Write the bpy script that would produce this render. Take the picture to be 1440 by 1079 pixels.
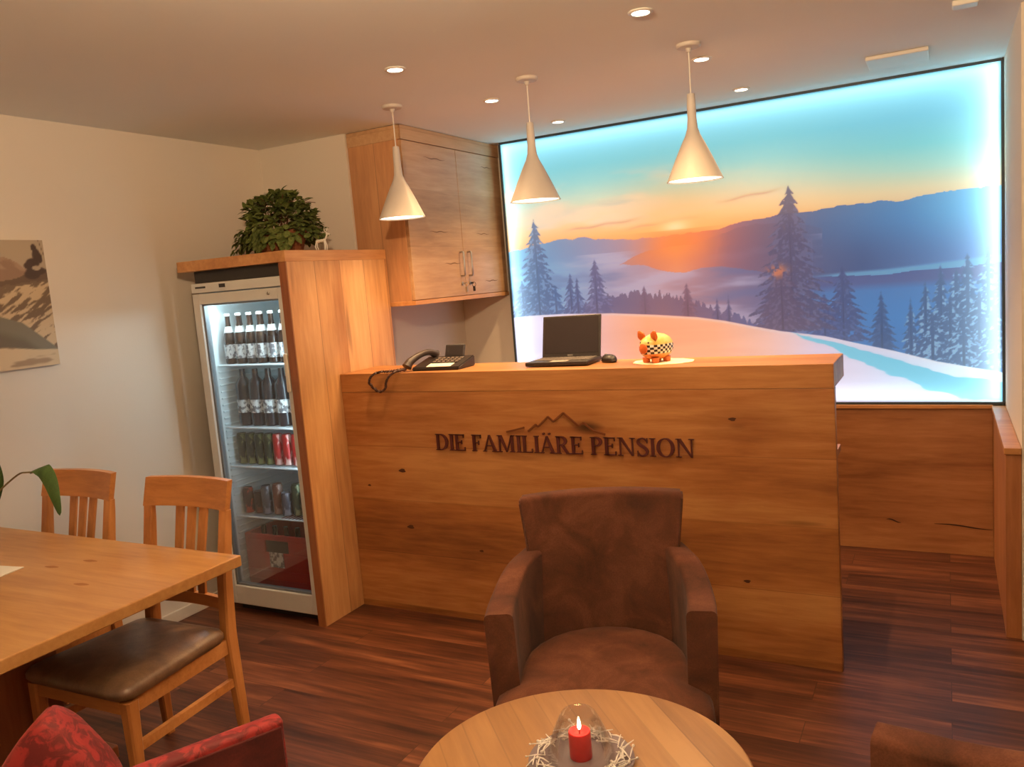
import bpy, bmesh, math, random
import numpy as np
from mathutils import Vector, Matrix, noise as mnoise
random.seed(7)
PI = math.pi
SC = bpy.context.scene
COL = SC.collection
for o in list(bpy.data.objects): bpy.data.objects.remove(o)

# ------------------------------------------------------------------ camera
cam_d = bpy.data.cameras.new('camera'); cam = bpy.data.objects.new('camera', cam_d); COL.objects.link(cam)
RX = Vector((0.88370918, 0.46138016, -0.07865388))      # camera right in world axes
DN = Vector((-0.01181496, -0.14600641, -0.98921309))    # camera down
FW = Vector((-0.46788726, 0.87510598, -0.12357602))     # camera forward
R3 = Matrix((RX, -DN, -FW)).transposed()
cam.matrix_world = Matrix.Translation((0, 0, 1.60)) @ R3.to_4x4()
cam_d.sensor_width = 36; cam_d.lens = 1156.9 / 1440 * 36
cam_d.clip_start = 0.02
SC.camera = cam
# ------------------------------------------------------------------ world, exposure
w = bpy.data.worlds.new('world'); SC.world = w; w.use_nodes = True
w.node_tree.nodes['Background'].inputs[0].default_value = (0.02, 0.014, 0.01, 1)
w.node_tree.nodes['Background'].inputs[1].default_value = 0.3
SC.view_settings.view_transform = 'Standard'; SC.view_settings.look = 'None'
SC.view_settings.gamma = 1; SC.view_settings.use_curve_mapping = False
SC.view_settings.exposure = 0.0
WARM = (1.0, 0.60, 0.27)
SPOT_W = 58.0
PENDANT_W = 18.0
UP_W = 270.0
COOL = (0.68, 0.94, 1.0)

def lamp(name, kind, loc, power, color, rot=(0, 0, 0), **kw):
    d = bpy.data.lights.new(name, kind); d.energy = power; d.color = color
    for k, v in kw.items(): setattr(d, k, v)
    o = bpy.data.objects.new(name, d); COL.objects.link(o); o.location = loc; o.rotation_euler = rot
    return o

# ------------------------------------------------------------------ materials
def srgb(c):
    return tuple(((x / 255.0) / 12.92 if x / 255.0 <= 0.04045 else ((x / 255.0 + 0.055) / 1.055) ** 2.4) for x in c)

class NT:
    def __init__(s, name):
        s.m = bpy.data.materials.new(name); s.m.use_nodes = True
        s.t = s.m.node_tree; s.b = s.t.nodes['Principled BSDF']; s.out = s.t.nodes['Material Output']
    def n(s, kind, **kw):
        nd = s.t.nodes.new(kind)
        for k, v in kw.items():
            if k.startswith('i_'):
                key = k[2:]; key = int(key) if key.isdigit() else key.replace('_', ' ')
                nd.inputs[key].default_value = v
            else: setattr(nd, k, v)
        return nd
    def l(s, a, b): s.t.links.new(a, b)
    def math(s, op, a, b=None, c=None):
        nd = s.n('ShaderNodeMath', operation=op)
        for i, v in enumerate((a, b, c)):
            if v is None: continue
            if isinstance(v, (int, float)): nd.inputs[i].default_value = v
            else: s.l(v, nd.inputs[i])
        return nd.outputs[0]
    def mix(s, f, a, b, mode='MIX'):
        nd = s.n('ShaderNodeMix', data_type='RGBA', blend_type=mode)
        for i, v in ((0, f), (6, a), (7, b)):
            if isinstance(v, (int, float)): nd.inputs[i].default_value = v
            elif isinstance(v, tuple): nd.inputs[i].default_value = v if len(v) == 4 else v + (1,)
            else: s.l(v, nd.inputs[i])
        return nd.outputs[2]
    def ramp(s, fac, stops):
        nd = s.n('ShaderNodeValToRGB'); cr = nd.color_ramp
        while len(cr.elements) < len(stops): cr.elements.new(0.5)
        for e, (p, c) in zip(cr.elements, stops):
            e.position = p; e.color = c if len(c) == 4 else tuple(c) + (1,)
        s.l(fac, nd.inputs[0]); return nd.outputs[0]
    def coords(s, scale=(1, 1, 1), loc=(0, 0, 0), rot=(0, 0, 0), kind='Object'):
        tc = s.n('ShaderNodeTexCoord'); mp = s.n('ShaderNodeMapping')
        mp.inputs['Scale'].default_value = scale; mp.inputs['Location'].default_value = loc
        mp.inputs['Rotation'].default_value = rot
        s.l(tc.outputs[kind], mp.inputs[0]); return mp.outputs[0]
    def noise(s, vec, scale, detail=4, rough=0.55, dist=0.0):
        nd = s.n('ShaderNodeTexNoise'); s.l(vec, nd.inputs['Vector'])
        nd.inputs['Scale'].default_value = scale; nd.inputs['Detail'].default_value = detail
        nd.inputs['Roughness'].default_value = rough; nd.inputs['Distortion'].default_value = dist
        return nd.outputs[0]
    def bump(s, h, strength=0.2, dist=0.01):
        nd = s.n('ShaderNodeBump'); nd.inputs['Strength'].default_value = strength; nd.inputs['Distance'].default_value = dist
        s.l(h, nd.inputs['Height']); s.l(nd.outputs[0], s.b.inputs['Normal'])

MATS = {}
def plain(name, col, rough=0.5, metal=0.0, spec=0.5, vary=0.06, vscale=14, bump=0.0, sheen=0.0, coat=0.0):
    if name in MATS: return MATS[name]
    k = NT(name); v = k.coords()
    f = k.noise(v, vscale, 4)
    a = tuple(max(0, c * (1 - vary)) for c in col); b = tuple(min(1, c * (1 + vary)) for c in col)
    k.l(k.ramp(f, [(0.3, a), (0.7, b)]), k.b.inputs['Base Color'])
    k.b.inputs['Roughness'].default_value = rough; k.b.inputs['Metallic'].default_value = metal
    k.b.inputs['Specular IOR Level'].default_value = spec
    if sheen: k.b.inputs['Sheen Weight'].default_value = sheen
    if coat: k.b.inputs['Coat Weight'].default_value = coat
    if bump: k.bump(k.noise(v, vscale * 12, 3), bump, 0.002)
    MATS[name] = k.m; return k.m

def emit(name, col, strength):
    if name in MATS: return MATS[name]
    k = NT(name); e = k.n('ShaderNodeEmission'); e.inputs[0].default_value = tuple(col) + (1,); e.inputs[1].default_value = strength
    k.l(e.outputs[0], k.out.inputs[0]); MATS[name] = k.m; return k.m

def clear_glass(name, fac=0.08, tint=(1, 1, 1), fres=True):
    if name in MATS: return MATS[name]
    k = NT(name); t = k.n('ShaderNodeBsdfTransparent'); t.inputs[0].default_value = tint + (1,)
    g = k.n('ShaderNodeBsdfGlossy'); g.inputs['Roughness'].default_value = 0.03
    mx = k.n('ShaderNodeMixShader')
    if fres:
        lw = k.n('ShaderNodeLayerWeight'); lw.inputs[0].default_value = 0.25
        k.l(k.math('ADD', k.math('MULTIPLY', lw.outputs[0], 0.4), fac), mx.inputs[0])
    else: mx.inputs[0].default_value = fac
    k.l(t.outputs[0], mx.inputs[1]); k.l(g.outputs[0], mx.inputs[2]); k.l(mx.outputs[0], k.out.inputs[0])
    MATS[name] = k.m; return k.m

def wood(name, dark, mid, light, axis='x', board=0.0, across='z', rough=0.42, fine=1.0, knots=0.0, boardvar=0.25, seed=0.0, offs=0.0, seam=0.55):
    """procedural timber; the grain runs along `axis`, boards are `board` metres wide along `across`"""
    k = NT(name)
    st = {'x': (0.10, 1, 1), 'y': (1, 0.10, 1), 'z': (1, 1, 0.10)}[axis]
    base = k.coords((1, 1, 1), (seed, seed * 0.7, seed * 1.3))
    vec = k.coords(st, (seed, seed * 0.7, seed * 1.3))
    bid = None
    if board:
        sep = k.n('ShaderNodeSeparateXYZ'); tc = k.n('ShaderNodeTexCoord'); k.l(tc.outputs['Object'], sep.inputs[0])
        raw = k.math('DIVIDE', k.math('ADD', sep.outputs['XYZ'.index(across.upper())], offs), board)
        fl = k.math('FLOOR', raw)
        wn = k.n('ShaderNodeTexWhiteNoise', noise_dimensions='1D'); k.l(fl, wn.inputs['W']); bid = wn.outputs['Value']
        cmb = k.n('ShaderNodeCombineXYZ')
        for i in range(3): k.l(k.math('MULTIPLY', bid, 7.3 + 3 * i), cmb.inputs[i])
        va = k.n('ShaderNodeVectorMath', operation='ADD'); k.l(vec, va.inputs[0]); k.l(cmb.outputs[0], va.inputs[1]); vec = va.outputs[0]
        fr = k.math('FRACT', raw)
    big = k.noise(vec, 3.2, 3, 0.5, 0.8)
    fin = k.noise(vec, 38 * fine, 5, 0.62, 0.3)
    blotch = k.noise(base, 2.2, 2)
    f = k.math('ADD', k.math('MULTIPLY', big, 0.55), k.math('MULTIPLY', fin, 0.45))
    f = k.math('ADD', f, k.math('MULTIPLY', k.math('SUBTRACT', blotch, 0.5), 0.25))
    if bid is not None: f = k.math('ADD', f, k.math('MULTIPLY', k.math('SUBTRACT', bid, 0.5), boardvar))
    col = k.ramp(f, [(0.28, dark), (0.5, mid), (0.72, light)])
    if knots:
        kst = {'x': (0.42, 1, 1), 'y': (1, 0.42, 1), 'z': (1, 1, 0.42)}[axis]
        kv = k.coords(kst, (seed + 3.1, 1.7, seed))
        # wobble the knot outline a little
        nv = k.n('ShaderNodeTexNoise'); k.l(kv, nv.inputs['Vector']); nv.inputs['Scale'].default_value = 9
        vm = k.n('ShaderNodeVectorMath', operation='MULTIPLY_ADD'); k.l(nv.outputs['Color'], vm.inputs[0])
        vm.inputs[1].default_value = (0.05, 0.05, 0.05); k.l(kv, vm.inputs[2])
        vo = k.n('ShaderNodeTexVoronoi'); k.l(vm.outputs[0], vo.inputs['Vector']); vo.inputs['Scale'].default_value = 3.1 * knots
        kn = k.ramp(vo.outputs['Distance'], [(0.02, (1, 1, 1)), (0.085, (0, 0, 0))])
        halo = k.ramp(vo.outputs['Distance'], [(0.03, (1, 1, 1)), (0.25, (0, 0, 0))])
        col = k.mix(k.math('MULTIPLY', halo, 0.35), col, dark)
        col = k.mix(k.math('MULTIPLY', kn, 0.85), col, tuple(c * 0.16 for c in dark))
        # thin dark cracks running with the grain
        cv = k.coords({'x': (0.9, 9, 9), 'y': (9, 0.9, 9), 'z': (9, 9, 0.9)}[axis], (seed + 9, 4, 2))
        cr = k.noise(cv, 1.6, 1, 0.4)
        col = k.mix(k.math('MULTIPLY', k.ramp(cr, [(0.74, (0, 0, 0)), (0.8, (1, 1, 1))]), 0.5), col, tuple(c * 0.35 for c in dark))
    if board:
        sm_ = k.math('LESS_THAN', fr, 0.0035 / board)
        col = k.mix(k.math('MULTIPLY', sm_, seam), col, tuple(c * 0.3 for c in dark))
    k.l(col, k.b.inputs['Base Color'])
    k.b.inputs['Roughness'].default_value = rough
    k.bump(fin, 0.10, 0.002)
    MATS[name] = k.m
    return k.m

def oak(d, m, l): return (srgb(d), srgb(m), srgb(l))
W_COUNTER = wood('oak_counter', *oak((114, 66, 34), (168, 108, 60), (200, 144, 88)), axis='x', board=0.27, across='z', knots=0.8, offs=-0.03, boardvar=0.18, seam=0.28)
W_SLAB = wood('oak_slab', *oak((140, 86, 46), (182, 124, 72), (208, 154, 98)), axis='x', knots=0.6, seed=4)
W_HOUSING = wood('oak_housing', *oak((170, 116, 72), (206, 154, 102), (228, 180, 128)), axis='z', board=0.19, across='y', knots=0.35, boardvar=0.22, seed=2)
W_HTOP = wood('oak_housing_top', *oak((160, 102, 58), (200, 142, 88), (224, 172, 116)), axis='y', seed=5)
W_EDGE = wood('oak_edge', *oak((120, 66, 36), (156, 94, 56), (176, 112, 68)), axis='z', seed=8)
W_CAB = wood('oak_cabinet', *oak((160, 122, 88), (192, 152, 112), (212, 176, 136)), axis='y', board=0.31, across='z', knots=0.7, seed=11, boardvar=0.14, seam=0.15)
W_CABS = wood('oak_cabinet_side', *oak((176, 124, 84), (206, 154, 108), (224, 178, 132)), axis='z', board=0.18, across='x', knots=0.4, seed=13)
W_WAINS = wood('oak_wainscot', *oak((112, 68, 38), (160, 106, 66), (188, 134, 88)), axis='x', knots=0.5, seed=17)
W_PANEL = wood('oak_side_panel', *oak((130, 76, 44), (172, 112, 70), (196, 138, 90)), axis='z', seed=19)
W_TABLE = wood('oak_table', *oak((158, 104, 58), (190, 138, 82), (212, 162, 102)), axis='x', knots=0.35, seed=23, rough=0.38, boardvar=0.14)
W_ROUND = wood('beech_round_table', *oak((128, 86, 46), (152, 106, 58), (172, 126, 74)), axis='y', board=0.062, across='x', seed=29, rough=0.36, boardvar=0.22, seam=0.22)
W_CHAIR = wood('beech_chair', *oak((150, 92, 48), (192, 128, 72), (212, 150, 92)), axis='z', seed=31, rough=0.35, fine=1.3)
W_CHAIRX = wood('beech_chair_rail', *oak((152, 94, 50), (194, 130, 74), (216, 154, 94)), axis='x', seed=33, rough=0.35, fine=1.3)
W_LOGO = plain('brown_logo', srgb((112, 58, 26)), 0.5)

def wall_mat(name, col, bump=0.12):
    k = NT(name); v = k.coords()
    f = k.noise(v, 1.3, 3); g = k.noise(v, 160, 3)
    a = tuple(c * 0.97 for c in col)
    k.l(k.ramp(f, [(0.3, a), (0.7, col)]), k.b.inputs['Base Color'])
    k.b.inputs['Roughness'].default_value = 0.85; k.b.inputs['Specular IOR Level'].default_value = 0.2
    k.bump(g, bump, 0.003); MATS[name] = k.m; return k.m
M_WALL = wall_mat('wall_plaster', (0.76, 0.69, 0.60))
M_CEIL = wall_mat('ceiling_plaster', (0.84, 0.86, 0.84), 0.05)

def floor_mat():
    k = NT('floor_planks'); v = k.coords()
    br = k.n('ShaderNodeTexBrick'); k.l(v, br.inputs['Vector'])
    br.offset = 0.37; br.inputs['Scale'].default_value = 1
    br.inputs['Brick Width'].default_value = 1.22; br.inputs['Row Height'].default_value = 0.148
    br.inputs['Mortar Size'].default_value = 0.0016; br.inputs['Mortar Smooth'].default_value = 0.1
    br.inputs['Color1'].default_value = (0, 0, 0, 1); br.inputs['Color2'].default_value = (1, 1, 1, 1); br.inputs['Mortar'].default_value = (0.5, 0.5, 0.5, 1)
    vs = k.coords((0.07, 1, 1))
    off = k.n('ShaderNodeVectorMath', operation='MULTIPLY_ADD'); k.l(br.outputs['Color'], off.inputs[0]); off.inputs[1].default_value = (5, 3, 2); k.l(vs, off.inputs[2])
    s1 = k.noise(off.outputs[0], 16, 3, 0.6, 0.4); s2 = k.noise(off.outputs[0], 60, 4, 0.6)
    f = k.math('ADD', k.math('MULTIPLY', s1, 0.62), k.math('MULTIPLY', s2, 0.38))
    f = k.math('ADD', f, k.math('MULTIPLY', k.math('SUBTRACT', br.outputs['Color'], 0.5), 0.12))
    col = k.ramp(f, [(0.34, srgb((52, 28, 22))), (0.46, srgb((80, 44, 30))), (0.56, srgb((104, 60, 40))), (0.68, srgb((138, 86, 58)))])
    col = k.mix(k.math('MULTIPLY', br.outputs['Fac'], 0.7), col, srgb((44, 24, 18)))
    k.l(col, k.b.inputs['Base Color']); k.b.inputs['Roughness'].default_value = 0.42
    k.b.inputs['Specular IOR Level'].default_value = 0.35
    k.bump(s2, 0.08, 0.002); MATS['floor'] = k.m; return k.m
M_FLOOR = floor_mat()

def fabric(name, dark, mid, light, scale=9, bump=0.25, sheen=0.25, rough=0.9):
    k = NT(name); v = k.coords()
    f = k.math('ADD', k.math('MULTIPLY', k.noise(v, scale, 4, 0.6, 0.6), 0.75), k.math('MULTIPLY', k.noise(v, 260, 2), 0.25))
    k.l(k.ramp(f, [(0.32, dark), (0.5, mid), (0.7, light)]), k.b.inputs['Base Color'])
    k.b.inputs['Roughness'].default_value = rough; k.b.inputs['Sheen Weight'].default_value = sheen
    k.b.inputs['Specular IOR Level'].default_value = 0.25
    k.b.inputs['Sheen Roughness'].default_value = 0.4
    k.bump(k.noise(v, 320, 2), bump, 0.001); MATS[name] = k.m; return k.m
M_SUEDE = fabric('brown_suede', srgb((60, 32, 21)), srgb((84, 46, 30)), srgb((110, 66, 46)), 7, sheen=0.04)
M_LEATHER = fabric('brown_leather', srgb((92, 68, 50)), srgb((120, 92, 70)), srgb((146, 116, 90)), 11, 0.12, 0.0, 0.42)
M_LEATHER.node_tree.nodes['Principled BSDF'].inputs['Specular IOR Level'].default_value = 0.6
def velvet():
    k = NT('red_velvet'); v = k.coords()
    f = k.noise(v, 26, 4, 0.6, 1.6)
    g = k.ramp(f, [(0.44, (0, 0, 0)), (0.56, (1, 1, 1))])
    col = k.mix(g, srgb((98, 14, 15)), srgb((146, 34, 32)))
    k.l(col, k.b.inputs['Base Color']); k.b.inputs['Roughness'].default_value = 0.7
    k.b.inputs['Sheen Weight'].default_value = 0.25; k.b.inputs['Sheen Roughness'].default_value = 0.35; k.b.inputs['Sheen Tint'].default_value = (1.0, 0.35, 0.3, 1)
    k.bump(f, 0.35, 0.004); return k.m
M_RED = velvet()
M_WHITE = plain('white_enamel', srgb((226, 222, 214)), 0.4, vary=0.02)
M_FRIDGE = plain('fridge_white', srgb((214, 212, 206)), 0.45, vary=0.02)
M_LINER = plain('fridge_liner', srgb((226, 234, 236)), 0.5, vary=0.02)
M_SHADE = plain('shade_white', srgb((204, 196, 188)), 0.5, vary=0.02)
M_DARK = plain('dark_recess', srgb((58, 54, 52)), 0.7)
M_BLACK = plain('black_plastic', srgb((40, 34, 33)), 0.4, vary=0.1)
M_SCREEN = plain('dark_screen', srgb((46, 40, 42)), 0.25, vary=0.03)
M_METAL = plain('brushed_metal', srgb((180, 176, 170)), 0.32, metal=1.0, vary=0.04)
M_WIRE = plain('shelf_wire', srgb((222, 226, 228)), 0.4, vary=0.02)
M_FRAMEBLK = plain('anthracite_frame', srgb((52, 62, 68)), 0.5, vary=0.05)
M_LEAF = fabric('leaf_green', srgb((62, 74, 34)), srgb((96, 108, 52)), srgb((146, 152, 88)), 26, 0.1, 0.0, 0.5)
M_LEAFB = fabric('big_leaf', srgb((44, 66, 34)), srgb((66, 92, 46)), srgb((92, 118, 62)), 6, 0.1, 0.0, 0.45)
M_STEM = plain('stem_green', srgb((120, 104, 60)), 0.6)
M_BASKET = fabric('terracotta_basket', srgb((116, 64, 38)), srgb((146, 88, 56)), srgb((170, 112, 76)), 30, 0.4, 0.0)
M_PAPER = plain('paper', srgb((236, 230, 216)), 0.8, vary=0.02)
M_LETTER = plain('dark_red_letters', srgb((84, 34, 34)), 0.45, vary=0.05)

# ------------------------------------------------------------------ mesh helpers
def smooth(bm, ang=0.6):
    for f in bm.faces: f.smooth = True
    for e in bm.edges:
        if len(e.link_faces) == 2 and e.calc_face_angle(0) > ang: e.smooth = False

def obj(name, bm, m, parent=None, sm=None):
    if sm is not None: bmesh.ops.recalc_face_normals(bm, faces=bm.faces[:]); smooth(bm, sm)
    me = bpy.data.meshes.new(name); bm.to_mesh(me); bm.free(); me.materials.append(m)
    o = bpy.data.objects.new(name, me); COL.objects.link(o)
    if parent is not None: o.parent = parent
    return o

def thing(name, label, cat, loc=(0, 0, 0), rz=0.0, group=None):
    o = bpy.data.objects.new(name, None); COL.objects.link(o); o.empty_display_size = 0.05
    o.location = loc; o.rotation_euler = (0, 0, rz); o['label'] = label; o['category'] = cat
    if group: o['group'] = group
    return o
def tag(o, label, cat, group=None):
    o['label'] = label; o['category'] = cat
    if group: o['group'] = group
    return o
def dup(root, loc, rz, label, group=None):
    r = root.copy(); COL.objects.link(r); r.location = loc; r.rotation_euler = (0, 0, rz); r['label'] = label
    if group: r['group'] = group
    for ch in list(root.children):
        c = ch.copy(); COL.objects.link(c); c.parent = r
        for g in list(ch.children):
            d = g.copy(); COL.objects.link(d); d.parent = c
    return r
def struct(o): o['kind'] = 'structure'; return o

def box(bm, x0, x1, y0, y1, z0, z1, bev=0.0, seg=2, mat=None):
    vs = [bm.verts.new(p) for p in ((x0, y0, z0), (x1, y0, z0), (x1, y1, z0), (x0, y1, z0), (x0, y0, z1), (x1, y0, z1), (x1, y1, z1), (x0, y1, z1))]
    fs = [bm.faces.new([vs[i] for i in q]) for q in ((0, 3, 2, 1), (4, 5, 6, 7), (0, 1, 5, 4), (1, 2, 6, 5), (2, 3, 7, 6), (3, 0, 4, 7))]
    allv = vs
    if bev:
        r = bmesh.ops.bevel(bm, geom=list({e for f in fs for e in f.edges}), offset=bev, segments=seg, profile=0.5, affect='EDGES')
        allv = list({v for f in r['faces'] for v in f.verts} | {v for v in vs if v.is_valid})
    if mat is not None: bmesh.ops.transform(bm, matrix=mat, verts=allv)
    return allv
def B(*a, **k):
    bm = bmesh.new(); box(bm, *a, **k); return bm

def poly_prism(bm, pts, y0, y1):
    """polygon in the XZ plane, extruded along y"""
    a = [bm.verts.new((p[0], y0, p[1])) for p in pts]; b = [bm.verts.new((p[0], y1, p[1])) for p in pts]
    bm.faces.new(a); bm.faces.new(b[::-1]); n = len(pts)
    for i in range(n): bm.faces.new((a[(i + 1) % n], a[i], b[i], b[(i + 1) % n]))

def lathe(bm, prof, c=(0, 0, 0), n=32, cap0=True, cap1=True, mat=None):
    rings = []
    for r, z in prof:
        if r < 1e-5: rings.append([bm.verts.new((c[0], c[1], c[2] + z))])
        else: rings.append([bm.verts.new((c[0] + r * math.cos(2 * PI * i / n), c[1] + r * math.sin(2 * PI * i / n), c[2] + z)) for i in range(n)])
    for a, b in zip(rings, rings[1:]):
        for i in range(n):
            j = (i + 1) % n
            if len(a) == 1 and len(b) == 1: continue
            if len(a) == 1: bm.faces.new((a[0], b[j], b[i]))
            elif len(b) == 1: bm.faces.new((a[i], a[j], b[0]))
            else: bm.faces.new((a[i], a[j], b[j], b[i]))
    if cap0 and len(rings[0]) > 1: bm.faces.new(rings[0][::-1])
    if cap1 and len(rings[-1]) > 1: bm.faces.new(rings[-1])
    vs = [v for r in rings for v in r]
    if mat is not None: bmesh.ops.transform(bm, matrix=mat, verts=vs)
    return vs
def L(prof, **k):
    bm = bmesh.new(); lathe(bm, prof, **k); return bm

def loft(bm, rings, cap=True, closed=True):
    R = [[bm.verts.new(p) for p in r] for r in rings]; n = len(R[0])
    for a, b in zip(R, R[1:]):
        for i in range(n if closed else n - 1):
            j = (i + 1) % n; bm.faces.new((a[i], a[j], b[j], b[i]))
    if cap: bm.faces.new(R[0][::-1]); bm.faces.new(R[-1])
    return R

def tube(bm, pts, r, n=8, cap=True):
    pts = [Vector(p) for p in pts]; rings = []
    rr = r if isinstance(r, (list, tuple)) else [r] * len(pts)
    up = Vector((0, 0, 1)); prev = None
    for i, p in enumerate(pts):
        t = (pts[min(i + 1, len(pts) - 1)] - pts[max(i - 1, 0)]).normalized()
        if prev is None:
            a = t.cross(up); a = t.cross(Vector((1, 0, 0))) if a.length < 1e-3 else a
        else: a = prev - t * prev.dot(t)
        a.normalize(); prev = a; b = t.cross(a)
        rings.append([p + (a * math.cos(2 * PI * k / n) + b * math.sin(2 * PI * k / n)) * rr[i] for k in range(n)])
    loft(bm, rings, cap)

def catmull(pts, k=8):
    P = [Vector(p) for p in pts]; out = []
    for i in range(len(P) - 1):
        a = P[max(i - 1, 0)]; b = P[i]; c = P[i + 1]; d = P[min(i + 2, len(P) - 1)]
        for j in range(k):
            t = j / k
            out.append(0.5 * ((2 * b) + (c - a) * t + (2 * a - 5 * b + 4 * c - d) * t * t + (3 * b - a - 3 * c + d) * t ** 3))
    out.append(P[-1]); return out

def rrect(hw, z0, z1, r, n=5):
    """rounded rectangle in (offset, z)"""
    out = []
    for cx, cz, a0 in ((hw - r, z1 - r, 0), (-hw + r, z1 - r, PI / 2), (-hw + r, z0 + r, PI), (hw - r, z0 + r, 1.5 * PI)):
        for i in range(n + 1):
            a = a0 + PI / 2 * i / n; out.append((cx + r * math.cos(a), cz + r * math.sin(a)))
    return out

def leg_loft(bm, stations):
    """square-section leg through (x, y, z, half_w, half_d)"""
    rings = []
    for x, y, z, a, b in stations:
        c = min(a, b) * 0.3
        rings.append([(x + sx, y + sy, z) for sx, sy in ((a, -b + c), (a, b - c), (a - c, b), (-a + c, b), (-a, b - c), (-a, -b + c), (-a + c, -b), (a - c, -b))])
    loft(bm, rings)

# ------------------------------------------------------------------ setting
CE = 2.465
XL = -3.52
def sbox(name, x0, x1, y0, y1, z0, z1, m): return struct(obj(name, B(x0, x1, y0, y1, z0, z1), m))
sbox('floor', XL - 0.1, 2.6, -2.3, 4.9, -0.08, 0, M_FLOOR)
sbox('ceiling', XL - 0.1, 2.6, -2.3, 4.9, CE, CE + 0.08, M_CEIL)
sbox('wall_left', XL - 0.1, XL, -2.3, 3.80, 0, CE, M_WALL)
sbox('wall_back_left', XL - 0.1, -2.89, 3.70, 3.80, 0, CE, M_WALL)
sbox('wall_alcove', -2.99, -2.89, 3.80, 4.80, 0, CE, M_WALL)
sbox('wall_back', -2.99, 0.26, 4.80, 4.90, 0, CE, M_WALL)
sbox('wall_right_back', 0.255, 0.36, 3.71, 4.90, 0, CE, M_WALL)
sbox('wall_return_right', 0.36, 2.6, 3.71, 3.81, 0, CE, M_WALL)
sbox('wall_right', 2.5, 2.6, -2.3, 3.71, 0, CE, M_WALL)
sbox('wall_front', XL - 0.1, 2.6, -2.3, -2.2, 0, CE, M_WALL)
struct(obj('baseboard_right', B(0.262, 2.5, 3.695, 3.71, 0, 0.07, bev=0.003), W_WAINS))
struct(obj('baseboard_left', B(XL, XL + 0.014, -2.2, 3.70, 0, 0.06, bev=0.003), M_WALL))

# wooden wainscot below the mural with its thin ledge
t = thing('wainscot_panel', 'long oak wainscot panel with a thin ledge under the glowing mountain mural', 'wall panel', (-1.13, 4.76, 0))
obj('panel', B(-1.35, 1.33, -0.05, 0.03, 0, 0.775, bev=0.002), W_WAINS, t)
obj('ledge', B(-1.35, 1.33, -0.062, 0.03, 0.775, 0.795, bev=0.003), W_SLAB, t)
for x0, x1, z in ((1.06, 1.325, 0.16), (0.83, 0.90, 0.17)):
    n = 8
    top = [(x0 + (x1 - x0) * i / n, z + 0.004 * math.sin(i * 0.7) + 0.0035 * math.sin(PI * i / n) - (0.012 * i / n)) for i in range(n + 1)]
    bot = [(x, zz - 0.007 * math.sin(PI * (0.08 + 0.84 * i / n))) for i, (x, zz) in enumerate(top)]
    bm = bmesh.new(); poly_prism(bm, top + bot[::-1], -0.0515, -0.049)
    obj('crack', bm, plain('dark_crack', srgb((50, 24, 14)), 0.8), t)
t = thing('side_wall_panel', 'low oak side panel with a narrow cap ledge along the white wall right of the mural', 'wall panel', (0.23, 4.2, 0))
obj('panel', B(-0.03, 0.024, -0.48, 0.50, 0, 0.765, bev=0.002), W_PANEL, t)
obj('ledge', B(-0.036, 0.024, -0.492, 0.50, 0.765, 0.792, bev=0.003), W_SLAB, t)

# ------------------------------------------------------------------ mural light box
MX0, MX1, MZ0, MZ1 = -2.48, 0.25, 0.80, 2.462
W, Hh = MX1 - MX0, MZ1 - MZ0
NU, NV = 700, 424
rng = np.random.RandomState(3)
U, V = np.meshgrid(np.linspace(0, 2.73, NU), np.linspace(0, 1.66, NV))
def vnoise(u, v, fu, fv, octs=4, seed=0):
    out = np.zeros_like(u); amp = 1.0; tot = 0
    for o in range(octs):
        r = np.random.RandomState(seed * 17 + o); g = r.rand(256, 256)
        x = u * fu + 31.7 * o; y = v * fv + 11.3 * o
        xi = np.floor(x).astype(int); yi = np.floor(y).astype(int); fx = x - xi; fy = y - yi
        fx = fx * fx * (3 - 2 * fx); fy = fy * fy * (3 - 2 * fy)
        a = g[yi % 256, xi % 256]; b = g[yi % 256, (xi + 1) % 256]; c = g[(yi + 1) % 256, xi % 256]; d = g[(yi + 1) % 256, (xi + 1) % 256]
        out += amp * ((a * (1 - fx) + b * fx) * (1 - fy) + (c * (1 - fx) + d * fx) * fy); tot += amp
        amp *= 0.5; fu *= 2; fv *= 2
    return out / tot
def c3(*c): return np.array(c, float)
def over(img, m, col):
    m = np.clip(m, 0, 1)[..., None]; return img * (1 - m) + np.asarray(col) * m
def ss(a, b, x): t = np.clip((x - a) / (b - a), 0, 1); return t * t * (3 - 2 * t)
def curve(pts, u):
    p = np.array(pts); return np.interp(u, p[:, 0], p[:, 1])
def grad(stops, x):
    xs = [s[0] for s in stops]; return np.stack([np.interp(x, xs, [s[1][i] for s in stops]) for i in range(3)], -1)

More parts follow.
